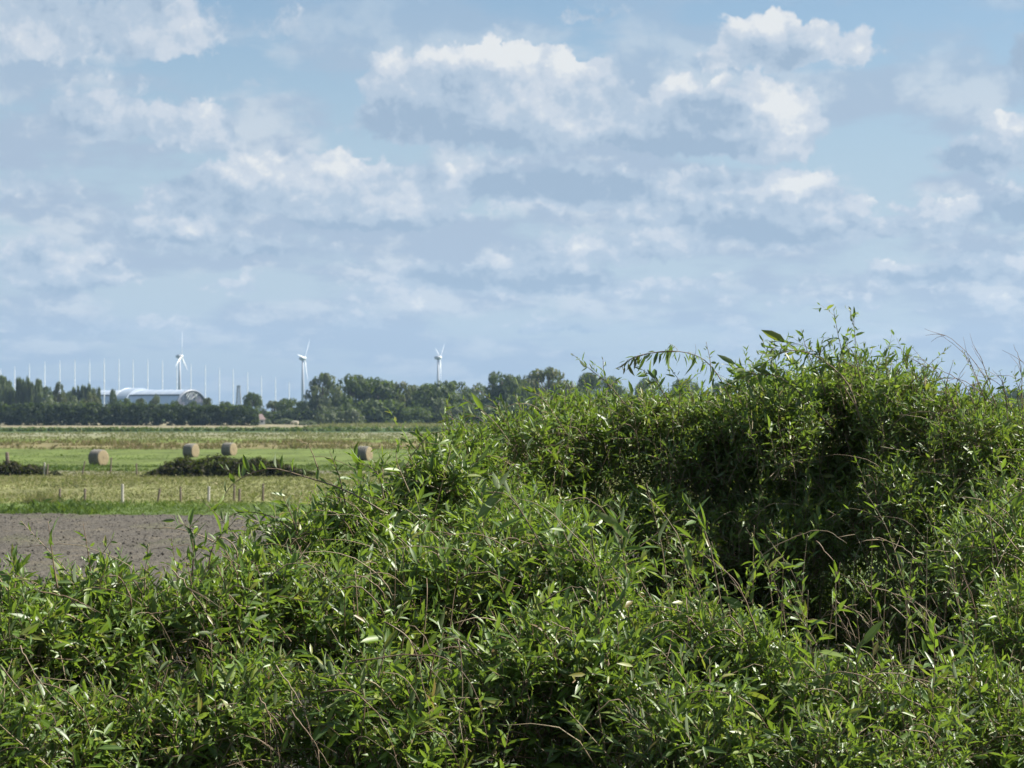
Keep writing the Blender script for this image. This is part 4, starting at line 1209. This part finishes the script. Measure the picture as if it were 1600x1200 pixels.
    shrub("front willow shrub with the brightest rounded top, just left of the dark hollow", base(850, 10.6),
          [(790, 905, 11.0, 110, 108, .6), (895, 940, 10.8, 112, 105, .6), (850, 1110, 9.8, 190, 190, .55)], 1.0, 0.0716, 18,
          sprigs=[(L(10.4, (850, 860), (800, 780), (760, 768)), 22, .095), (L(10.4, (900, 880), (880, 830), (862, 795)), 18, .095), (L(10.4, (980, 900), (972, 850), (968, 800)), 16, .085), (L(10.3, (1045, 930), (1033, 850), (1010, 755)), 14, .075, dict(first=.25)),
                  (L(10.4, (930, 880), (925, 830), (940, 790)), 16, .09)],
          bare=[L(10.2, (960, 1000), (930, 880), (860, 800), (800, 775)), L(9.5, (840, 945), (890, 918), (930, 925)), L(10.2, (1080, 950), (1060, 840), (1010, 770))])
    shrub("sunlit willow shrub directly below the dark hollow of the thicket", base(1090, 9.9),
          [(1040, 1030, 10.2, 125, 108, .6), (1160, 1050, 10.0, 105, 105, .55), (1090, 1180, 9.3, 190, 150, .5)], 1.0, 0.0645, 16,
          sprigs=[(L(9.8, (1130, 960), (1105, 840), (1070, 782)), 16, .075, dict(first=.3)), (L(9.8, (1180, 980), (1165, 930), (1180, 880)), 16, .08), (L(9.8, (1100, 960), (1090, 920), (1070, 880)), 16, .08), (L(9.8, (1230, 1000), (1225, 940), (1250, 900)), 14, .07)] + risers(9, 1080, 1260, 930, 1020, 9.7, 10.2),
          bare=[L(9.6, (1190, 1000), (1150, 910), (1090, 860)), L(9.0, (1020, 1000), (1050, 985), (1045, 1020))])
    shrub("low front willow shrub under the hollow, with many reddish canes showing", base(1330, 9.5),
          [(1290, 1115, 9.6, 115, 92, .5), (1400, 1125, 9.4, 95, 100, .5), (1340, 1230, 9.0, 190, 130, .5)], .9, 0.0591, 24,
          sprigs=[(L(9.2, (1345, 1080), (1338, 1040), (1350, 990)), 14, .075), (L(9.2, (1280, 1060), (1270, 1020), (1290, 985)), 14, .075)] + risers(14, 1240, 1450, 980, 1090, 9.2, 9.8, (80, 190)),
          bare=[L(10.5, (1190, 866), (1250, 836), (1290, 830), (1325, 850)), L(9.6, (1300, 936), (1345, 962), (1372, 1000)), L(9.6, (1345, 905), (1372, 960), (1364, 1030)), L(9.7, (1340, 912), (1410, 932), (1442, 960)), L(9.6, (1305, 936), (1330, 980), (1345, 1040)),
                L(10, (1275, 845), (1302, 880), (1312, 915)), L(9.5, (1390, 945), (1440, 985), (1470, 995)), L(9.2, (1395, 1072), (1440, 1062), (1480, 1085), (1520, 1140)), L(9.4, (1420, 1140), (1400, 1040), (1350, 950)), L(9.3, (1300, 1100), (1330, 1010), (1300, 945)),
                L(9.0, (1420, 1100), (1440, 1150), (1450, 1210)), L(9.6, (1250, 1020), (1290, 960), (1340, 945)), L(9.5, (1480, 1040), (1450, 960), (1400, 920))])
    shrub("tall narrow-leaved willow shrub at the right end of the front row", base(1550, 10.4),
          [(1545, 890, 11.2, 80, 120, .5), (1595, 1010, 10.4, 115, 150, .5), (1545, 1160, 9.7, 130, 150, .5), (1740, 1000, 10.7, 120, 160, .5, .7), (1710, 1180, 9.8, 140, 150, .5, .65)], .9, 0.0555, 20,
          sprigs=[(L(10.6, (1500, 960), (1490, 880), (1500, 830)), 24, .065), (L(10.5, (1560, 880), (1545, 800), (1550, 760)), 22, .065), (L(10, (1510, 1040), (1500, 960), (1485, 905)), 22, .065)] + risers(12, 1400, 1520, 900, 1080, 10.2, 11.2, (70, 170), .055),
          bare=[L(10.3, (1440, 880), (1400, 850), (1360, 840)), L(10.2, (1520, 1060), (1525, 960), (1500, 880)), L(10.4, (1590, 860), (1550, 810), (1500, 800)), L(9.4, (1530, 1200), (1560, 1100), (1550, 1000)), L(10, (1500, 1100), (1480, 990), (1430, 940))])

# ------------------------------------------------------------------ the willow scrub in front
M_LEAF = leaf_material("willow_leaf", [(0.0, (0.042, 0.085, 0.014)), (0.30, (0.068, 0.132, 0.018)), (0.62, (0.102, 0.178, 0.023)), (0.86, (0.150, 0.222, 0.034)), (0.965, (0.230, 0.235, 0.045)), (1.0, (0.16, 0.09, 0.035))],
                       (0.175, 0.205, 0.130), trans=0.42, rough=0.43, spec=0.55)
M_DEAD = leaf_material("withered_leaf", [(0.0, (0.050, 0.055, 0.014)), (0.5, (0.110, 0.080, 0.025)), (1.0, (0.180, 0.110, 0.025))], (0.14, 0.12, 0.06), trans=0.3)


def stem_material():
    m, g, out = material("willow_bark")
    tc = g.n('ShaderNodeTexCoord').outputs['Object']
    oi = g.n('ShaderNodeObjectInfo')
    f = g.m('FRACT', g.m('ADD', g.noise(tc, 2.2, 3), oi.outputs['Random']))
    cr = g.n('ShaderNodeValToRGB')
    cr.color_ramp.elements[0].color = (0.12, 0.065, 0.035, 1)
    cr.color_ramp.elements[1].color = (0.330, 0.260, 0.150, 1)
    e = cr.color_ramp.elements.new(0.45); e.color = (0.200, 0.120, 0.062, 1)
    g.put(cr.inputs[0], f)
    c = g.mix(g.noise(tc, 60, 3), cr.outputs[0], (0.10, 0.085, 0.06), 'MIX')
    principled(g, out, c, 0.6, 0.35)
    return m


M_STEM = stem_material()

# leaf forms: lance-shaped, folded along the midrib, bent along their length
NV = 12
LEAF_T = []
for i in range(NV):
    r = random.Random(100 + i)
    fold = r.uniform(0.10, 0.45)
    bend = r.uniform(-0.10, 0.42)
    w = r.uniform(0.092, 0.138)
    tw = r.uniform(-0.4, 0.4)
    pts, att = [], []
    def P(t, s):
        prof = {0.0: 0.0, 0.28: 0.92, 0.62: 0.86, 1.0: 0.0}[t]
        x = s * w * prof
        z = abs(x) * fold * 1.6 - bend * t * t * 0.6
        x2 = x * math.cos(tw * t); z2 = z + x * math.sin(tw * t)
        pts.append((x2, t, z2)); att.append((s, t))
    P(0.0, 0); P(0.28, -1); P(0.28, 0); P(0.28, 1); P(0.62, -1); P(0.62, 0); P(0.62, 1); P(1.0, 0)
    LEAF_T.append((np.array(pts), np.array(att)))
LT = np.array([a for a, b in LEAF_T])           # (NV, 8, 3)
LA = np.array([b for a, b in LEAF_T])           # (NV, 8, 2)
LEAF_TRIS = np.array([(0, 2, 1), (0, 3, 2), (4, 5, 7), (5, 6, 7)])
LEAF_QUADS = np.array([(1, 2, 5, 4), (2, 3, 6, 5)])
LEAF_MESH, DEAD_MESH = [], []
for i in range(NV):
    A = np.zeros((8, 4)); A[:, :2] = LA[i]; A[:, 2] = 0.0; A[:, 3] = 1
    LEAF_MESH.append(mesh_np("leaf", LT[i], LEAF_TRIS, LEAF_QUADS, M_LEAF, {'leaf': A}, smooth=True))
    DEAD_MESH.append(mesh_np("leaf", LT[i] * (1.0, 1, 1.6), LEAF_TRIS, LEAF_QUADS, M_DEAD, {'leaf': A}, smooth=True))


def skin_points(n, c, r):
    d = unit(rng.normal(size=(n, 3)))
    low = d[:, 2] < rng.uniform(-1.2, 0.0, n)
    d[low, 2] *= -1
    return d


def shoots_in_lobe(n, c, r, lean):
    """start points and directions of n shoots: an uneven skin of smaller clumps round one big lobe"""
    k = 13
    dc = unit(rng.normal(size=(k, 3)) + np.array([0, -0.35, 0.25]))
    cc = c + dc * r * rng.uniform(0.48, 0.74, (k, 1))
    rr = r[None, :] ** 0.5 * float(np.mean(r)) ** 0.5 * rng.uniform(0.30, 0.50, (k, 1))
    wt = rr[:, 0] ** 2; which = rng.choice(k, n, p=wt / wt.sum())
    d = skin_points(n, c, r)
    p = cc[which] + d * rr[which] * (1.0 - rng.random(n) ** 1.7 * 0.5)[:, None]
    # a share stays on the big lobe itself so that nothing shows through
    body = rng.random(n) < 0.26
    d2 = skin_points(n, c, r)
    p[body] = c + d2[body] * r * (0.88 - rng.random((int(body.sum()), 1)) * 0.4)
    d[body] = d2[body]
    w = unit(d * 0.62 + np.array([0, 0, 0.95]) + rng.normal(size=(n, 3)) * 0.45 + lean)
    return p, w


def grow(p, w, L, m=7, droop=0.30, wig=0.16):
    """centre lines of shoots whose upper part ends near p"""
    n = len(p)
    t = np.linspace(0, 1, m)
    side = unit(np.cross(w, rng.normal(size=(n, 3))))
    a = rng.normal(size=(n, 1)) * wig
    dr = np.abs(rng.normal(size=(n, 1))) * droop
    horiz = w.copy(); horiz[:, 2] *= 0.2
    P = (p - w * L[:, None] * 0.72)[:, None, :] + w[:, None, :] * (L[:, None] * t)[:, :, None]
    P = P + side[:, None, :] * (a * L[:, None] * (t - 0.5) ** 2 * 2)[:, :, None]
    P = P + (horiz * 0.6 + np.array([0, 0, -0.75]))[:, None, :] * (dr * L[:, None] * t ** 2.2)[:, :, None]
    return P


def leaves_on(P, L, leaf_len, step=0.0215, first=0.18, size_var=0.22, droop=0.12):
    """leaf frames (pos, 3x3 axes, length) set spirally along the lines P"""
    n, m, _ = P.shape
    pos, ax, ln = [], [], []
    cnt = np.maximum(3, (L * (1 - first) / step).astype(int))
    N = int(cnt.sum())
    idx = np.repeat(np.arange(n), cnt)
    start = np.repeat(np.cumsum(cnt) - cnt, cnt)
    j = np.arange(N) - start
    t = first + (1 - first) * (j + rng.random(N) * 0.7) / cnt[idx]
    t = np.clip(t, 0, 0.999)
    f = t * (m - 1); i0 = f.astype(int); fr = (f - i0)[:, None]
    a, b = P[idx, i0], P[idx, i0 + 1]
    q = a * (1 - fr) + b * fr
    d = unit(b - a)
    ref = unit(np.cross(d, np.array([0.31, 0.17, 0.93])))
    ref2 = np.cross(d, ref)
    ph = j * 2.39996 + np.repeat(rng.random(n) * 6.28, cnt) + rng.normal(size=N) * 0.35
    rad = ref * np.cos(ph)[:, None] + ref2 * np.sin(ph)[:, None]
    open_ = np.radians(62 - 34 * t ** 2 + rng.normal(size=N) * 19)[:, None]
    y = unit(d * np.cos(open_) + rad * np.sin(open_) + np.array([0, 0, -droop]) * rng.random((N, 1)))
    nrm = unit(d * 0.75 - rad * 0.25 + np.array([0, 0, 0.45]) + rng.normal(size=(N, 3)) * 0.55)
    x = unit(np.cross(y, nrm)); z = np.cross(x, y)
    size = leaf_len[idx] * (1 - 0.45 * np.clip((t - 0.75) / 0.25, 0, 1) ** 1.5) * (0.75 + 0.25 * np.clip(t / 0.4, 0, 1)) * (1 + rng.normal(size=N) * size_var)
    size = np.clip(size, 0.018, 0.11)
    return q, np.stack([x, y, z], axis=-1), size


SHRUBS = []          # filled first, so that the leaves in front can be told from those behind


def shrub(label, base, lobes, dens=1.0, leaf=0.075, canes=16, lean=(0.03, 0.0, 0.0), sprigs=(), bare=(), group=None):
    """lobes: (px, py, distance, half width px, half height px, depth in m)"""
    Ps, Ls, leafl = [], [], []
    skel = []
    lean = np.array(lean)
    for (px, py, Y, hw, hh, dep, *more) in lobes:
        c = at(px, py, Y); r = np.array([hw / F * Y, dep, hh / F * Y])
        area = 4 * math.pi * (((r[0] * r[1]) ** 1.6 + (r[0] * r[2]) ** 1.6 + (r[1] * r[2]) ** 1.6) / 3) ** (1 / 1.6)
        n = int(area * 185 * dens * (more[0] if more else 1.0))
        p, w = shoots_in_lobe(n, c, r, lean)
        L = rng.uniform(0.16, 0.46, n)
        lead = rng.random(n) > 0.94                      # a few leaders shoot well past the rest
        L[lead] *= 1.7
        p[lead] += w[lead] * 0.12
        Ps.append(grow(p, w, L)); Ls.append(L); leafl.append(leaf * np.exp(rng.normal(size=n) * 0.29))
        skel.append((c, r))
    P, L, ll = np.concatenate(Ps), np.concatenate(Ls), np.concatenate(leafl)
    q, ax, ln = leaves_on(P, L, ll)
    print('shrub', label[:30], len(P), len(q))
    SHRUBS.append(dict(label=label, base=base, skel=skel, P=P, L=L, q=q, ax=ax, ln=ln, canes=canes, sprigs=sprigs, bare=bare, group=group))


def smooth_line(pts, m=14):
    """Catmull-Rom through pixel points (px, py, Y)"""
    W = [Vector(at(*p)) for p in pts]
    W = [W[0] * 2 - W[1]] + W + [W[-1] * 2 - W[-2]]
    out = []
    segs = len(W) - 3
    for i in range(m):
        f = i / (m - 1) * segs; k = min(int(f), segs - 1); t = f - k
        a, b, c, d = W[k:k + 4]
        out.append(0.5 * ((2 * b) + (c - a) * t + (2 * a - 5 * b + 4 * c - d) * t * t + (3 * b - a - 3 * c + d) * t ** 3))
    return np.array([list(v) for v in out])


SHRUB_LIST(shrub)


def finish_shrubs():
    # which leaves show: nearest leaf in each small cell of the picture
    allq = np.concatenate([s['q'] + s['ax'][:, :, 1] * (s['ln'] * 0.5)[:, None] for s in SHRUBS])
    alln = np.concatenate([s['ln'] for s in SHRUBS]); allax = np.concatenate([s['ax'] for s in SHRUBS])
    own = np.concatenate([np.full(len(s['q']), i) for i, s in enumerate(SHRUBS)])
    px = 800 + F * allq[:, 0] / allq[:, 1]; py = HOR - F * (allq[:, 2] - EYE) / allq[:, 1]
    inside = (px > 0) & (px < 1600) & (py > 0) & (py < 1200)
    cell = (np.clip(py, 0, 1199) // 9).astype(int) * 178 + (np.clip(px, 0, 1599) // 9).astype(int)
    depth = np.where(inside, allq[:, 1], 1e9)
    order = np.argsort(depth)
    first = np.zeros(len(allq), bool)
    _, fi = np.unique(cell[order], return_index=True)
    first[order[fi]] = True
    first &= inside
    front = np.full(178 * 134 + 400, 1e9)
    np.minimum.at(front, cell[inside], allq[inside, 1])
    deep_all = ~inside | (allq[:, 1] > front[cell] + 0.38)
    print('deep leaves', int(deep_all.sum()), 'of', len(deep_all))
    view = unit(np.array([0, 0, EYE]) - allq)
    facing = np.abs((allax[:, :, 2] * view).sum(1))
    score = np.where(first, (alln / allq[:, 1]) ** 2 * (0.25 + facing), -1)
    k0 = 0
    for i, s in enumerate(SHRUBS):
        n = len(s['q'])
        sc = score[k0:k0 + n]; deep = deep_all[k0:k0 + n]; k0 += n
        root = thing("shrub", s['label'], "shrub", s['base'], group=s['group'])
        B = np.array(s['base'])
        top = np.argsort(-sc)[:LEAVES_EACH]
        top = top[sc[top] > 0]
        single = np.zeros(n, bool); single[top] = True
        var = rng.integers(0, NV, n)
        # the leaves that can be picked apart
        for j in top:
            A = s['ax'][j] * s['ln'][j]
            q = s['q'][j] - B
            o = bpy.data.objects.new("leaf", LEAF_MESH[var[j]])
            COL.objects.link(o)
            o.parent = root
            o.matrix_basis = Matrix(((A[0, 0], A[0, 1], A[0, 2], q[0]), (A[1, 0], A[1, 1], A[1, 2], q[1]), (A[2, 0], A[2, 1], A[2, 2], q[2]), (0, 0, 0, 1)))
        # all the others in one; leaves deep inside need fewer faces
        vs, ts, qs, as_, nv = [], [], [], [], 0
        tint = rng.random(n)
        for sel, pick, tri, quad in ((~single & ~deep, np.arange(8), LEAF_TRIS, LEAF_QUADS), (~single & deep, np.array([0, 4, 6, 7]), np.array([(0, 3, 1), (0, 2, 3)]), None)):
            rest = np.where(sel)[0]
            T = LT[var[rest]][:, pick] * s['ln'][rest][:, None, None]
            if len(pick) == 4:
                T[:, 1:3, 0] *= 1.25
            V = np.einsum('nij,nkj->nki', s['ax'][rest], T) + (s['q'][rest] - B)[:, None, :]
            nb, kk = len(rest), len(pick)
            off = (np.arange(nb) * kk)[:, None, None] + nv
            A = np.ones((nb, kk, 4)); A[:, :, :2] = LA[var[rest]][:, pick]; A[:, :, 2] = tint[rest][:, None]
            vs.append(V.reshape(-1, 3)); as_.append(A.reshape(-1, 4)); ts.append((tri[None] + off).reshape(-1, 3))
            if quad is not None: qs.append((quad[None] + off).reshape(-1, 4))
            nv += nb * kk
        me = mesh_np("foliage", np.concatenate(vs), np.concatenate(ts), np.concatenate(qs), M_LEAF, {'leaf': np.concatenate(as_)}, smooth=True)
        put("foliage", me, root, kind='stuff')
        # the shoots that carry them, where they can be seen
        tip = s['P'][:, 4]
        cx = 800 + F * tip[:, 0] / tip[:, 1]; cy = HOR - F * (tip[:, 2] - EYE) / tip[:, 1]
        ins = (cx > 0) & (cx < 1600) & (cy > 0) & (cy < 1200)
        cc = (np.clip(cy, 0, 1199) // 9).astype(int) * 178 + (np.clip(cx, 0, 1599) // 9).astype(int)
        see = ins & (tip[:, 1] < front[cc] + 0.38)
        P = s['P'][see][:, [0, 2, 4, 6]] - B
        R = np.linspace(1.0, 0.35, P.shape[1])[None, :] * (0.0020 + 0.0028 * s['L'][see])[:, None]
        V, Q = tubes_np(P, R, 3)
        put("twigs", mesh_np("twigs", V, None, Q, M_STEM, smooth=True), root, kind='stuff')
        # canes from the foot up into the crown, some arching out of it
        r_ = random.Random(500 + i)
        for kx in range(int(s['canes'] * 2.4)):
            c, r = s['skel'][kx % len(s['skel'])]
            dirv = Vector((r_.uniform(-1, 1), r_.uniform(-1.05, 0.3), r_.uniform(-0.2, 1.0))).normalized()
            endp = Vector(c) + Vector((dirv.x * r[0], dirv.y * r[1], dirv.z * r[2])) * r_.uniform(0.9, 1.22)
            a = Vector(B) + Vector((r_.uniform(-.3, .3), r_.uniform(-.2, .2), 0.0))
            midp = a.lerp(endp, 0.62) + Vector((r_.uniform(-.12, .12), r_.uniform(-.2, .05), r_.uniform(0.12, 0.45)))
            pts = [((1 - t) ** 2 * a + 2 * t * (1 - t) * midp + t * t * endp) - Vector(B) for t in np.linspace(0, 1, 11)]
            mb = MB(); r0 = r_.uniform(0.0028, 0.0065)
            mb.tube(pts, [r0 * (1 - 0.72 * t) for t in np.linspace(0, 1, 11)], 5)
            mb.build("cane", M_STEM, root, smooth=True)
        for kx in range(24):
            c, r = s['skel'][kx % len(s['skel'])]
            dv = Vector((r_.uniform(-1, 1), r_.uniform(-1.2, -.1), r_.uniform(-.5, 1.0))).normalized()
            a = Vector(c) + Vector((dv.x * r[0], dv.y * r[1], dv.z * r[2])) * r_.uniform(.7, .95)
            ln_ = r_.uniform(.3, .72); sd = r_.choice((-1, -1, 1)) * r_.uniform(.2, .9)
            b1 = a + Vector((sd * .25, -r_.uniform(.05, .25), .42)) * ln_; b2 = a + Vector((sd, -r_.uniform(.05, .45), r_.uniform(-.1, .42))) * ln_
            pts = [((1 - t) ** 2 * a + 2 * t * (1 - t) * b1 + t * t * b2) - Vector(B) + Vector((r_.uniform(-1, 1), 0, r_.uniform(-1, 1))) * .006 for t in np.linspace(0, 1, 9)]
            mb = MB(); r0 = r_.uniform(.0022, .0042)
            mb.tube(pts, [r0 * (1 - .7 * t) for t in np.linspace(0, 1, 9)], 4)
            mb.build("cane", M_STEM, root, smooth=True)
        # sprigs that stand out against what lies behind
        for sp in s['sprigs']:
            pts, nl, lsz = sp[0], sp[1], sp[2]
            opt = sp[3] if len(sp) > 3 else {}
            ln = smooth_line(pts, 16)
            br = MB(); r0 = opt.get('r', 0.004)
            br.tube([p - B for p in ln], [r0 * (1 - 0.7 * t) for t in np.linspace(0, 1, 16)], 5)
            bo = br.build("sprig", M_STEM, root, smooth=True)
            L = float(np.linalg.norm(np.diff(ln, axis=0), axis=1).sum())
            q, ax, sz = leaves_on(ln[None], np.array([L]), np.array([lsz * 0.9]), step=L * (1 - opt.get('first', .15)) / nl, first=opt.get('first', .15), droop=opt.get('droop', 0.12))
            if nl > 14 and not opt.get('dead'):
                # short side shoots
                ns = nl // 5
                k = rng.integers(4, 14, ns)
                p0 = ln[k]; d0 = unit(unit(ln[np.minimum(k + 1, 15)] - ln[k]) * 0.5 + np.array([0, 0, 0.35]) + rng.normal(size=(ns, 3)) * 0.6)
                Ls = rng.uniform(0.06, 0.20, ns)
                PS = grow(p0 + d0 * Ls[:, None] * 0.72, d0, Ls)
                V2, Q2 = tubes_np(PS - B, np.linspace(.0016, .0007, PS.shape[1])[None].repeat(ns, 0), 3)
                put("side_shoots", mesh_np("side_shoots", V2, None, Q2, M_STEM, smooth=True), bo, kind='stuff')
                q2, ax2, sz2 = leaves_on(PS, Ls, np.full(ns, lsz * 0.72), step=0.022)
                q, ax, sz = np.concatenate([q, q2]), np.concatenate([ax, ax2]), np.concatenate([sz, sz2])
            if opt.get('hang'):
                y = unit(ax[:, :, 1] * 0.45 + np.array([0, 0, -1.0]))
                z = unit(np.cross(np.cross(y, ax[:, :, 2]), y) * -1); x = np.cross(y, z)
                ax = np.stack([x, y, z], axis=-1)
            if opt.get('up'):
                y = unit(ax[:, :, 1] * 0.5 + np.array([0, 0, 0.9]))
                x = unit(np.cross(y, ax[:, :, 2])); z = np.cross(x, y)
                ax = np.stack([x, y, z], axis=-1)
            for j in range(len(q)):
                if rng.random() < 0.16: continue
                y = ax[j][:, 1] + rng.normal(size=3) * 0.30; y = unit(y)
                x = unit(np.cross(y, ax[j][:, 2] + rng.normal(size=3) * 0.5)); A = np.stack([x, y, np.cross(x, y)], -1)
                A = A * sz[j] * float(np.exp(rng.normal() * 0.28)); qq = q[j] + rng.normal(size=3) * 0.008 - B
                o = bpy.data.objects.new("leaf", (DEAD_MESH if opt.get('dead') else LEAF_MESH)[int(rng.integers(0, NV))])
                COL.objects.link(o); o.parent = bo
                o.matrix_basis = Matrix(((A[0, 0], A[0, 1], A[0, 2], qq[0]), (A[1, 0], A[1, 1], A[1, 2], qq[1]), (A[2, 0], A[2, 1], A[2, 2], qq[2]), (0, 0, 0, 1)))
        for bp in s['bare']:
            ln = smooth_line(bp, 14) + rng.normal(size=(14, 3)) * 0.0022
            br = MB()
            br.tube([p - B for p in ln], [0.0032 * (1 - 0.72 * t) for t in np.linspace(0, 1, 14)], 4)
            for k in rng.integers(4, 12, 2):                     # short forks
                dv = unit(unit(ln[k + 1] - ln[k]) + rng.normal(size=3) * 0.45) * float(rng.uniform(.08, .22))
                br.tube([ln[k] - B, ln[k] + dv * .5 + rng.normal(size=3) * .006 - B, ln[k] + dv + np.array([0, 0, -.01]) - B], [.0018, .0013, .0007], 4)
            br.build("bare_twig", M_STEM, root, smooth=True)


LEAVES_EACH = 300
print('leaves in all', sum(len(s['q']) for s in SHRUBS))
finish_shrubs()
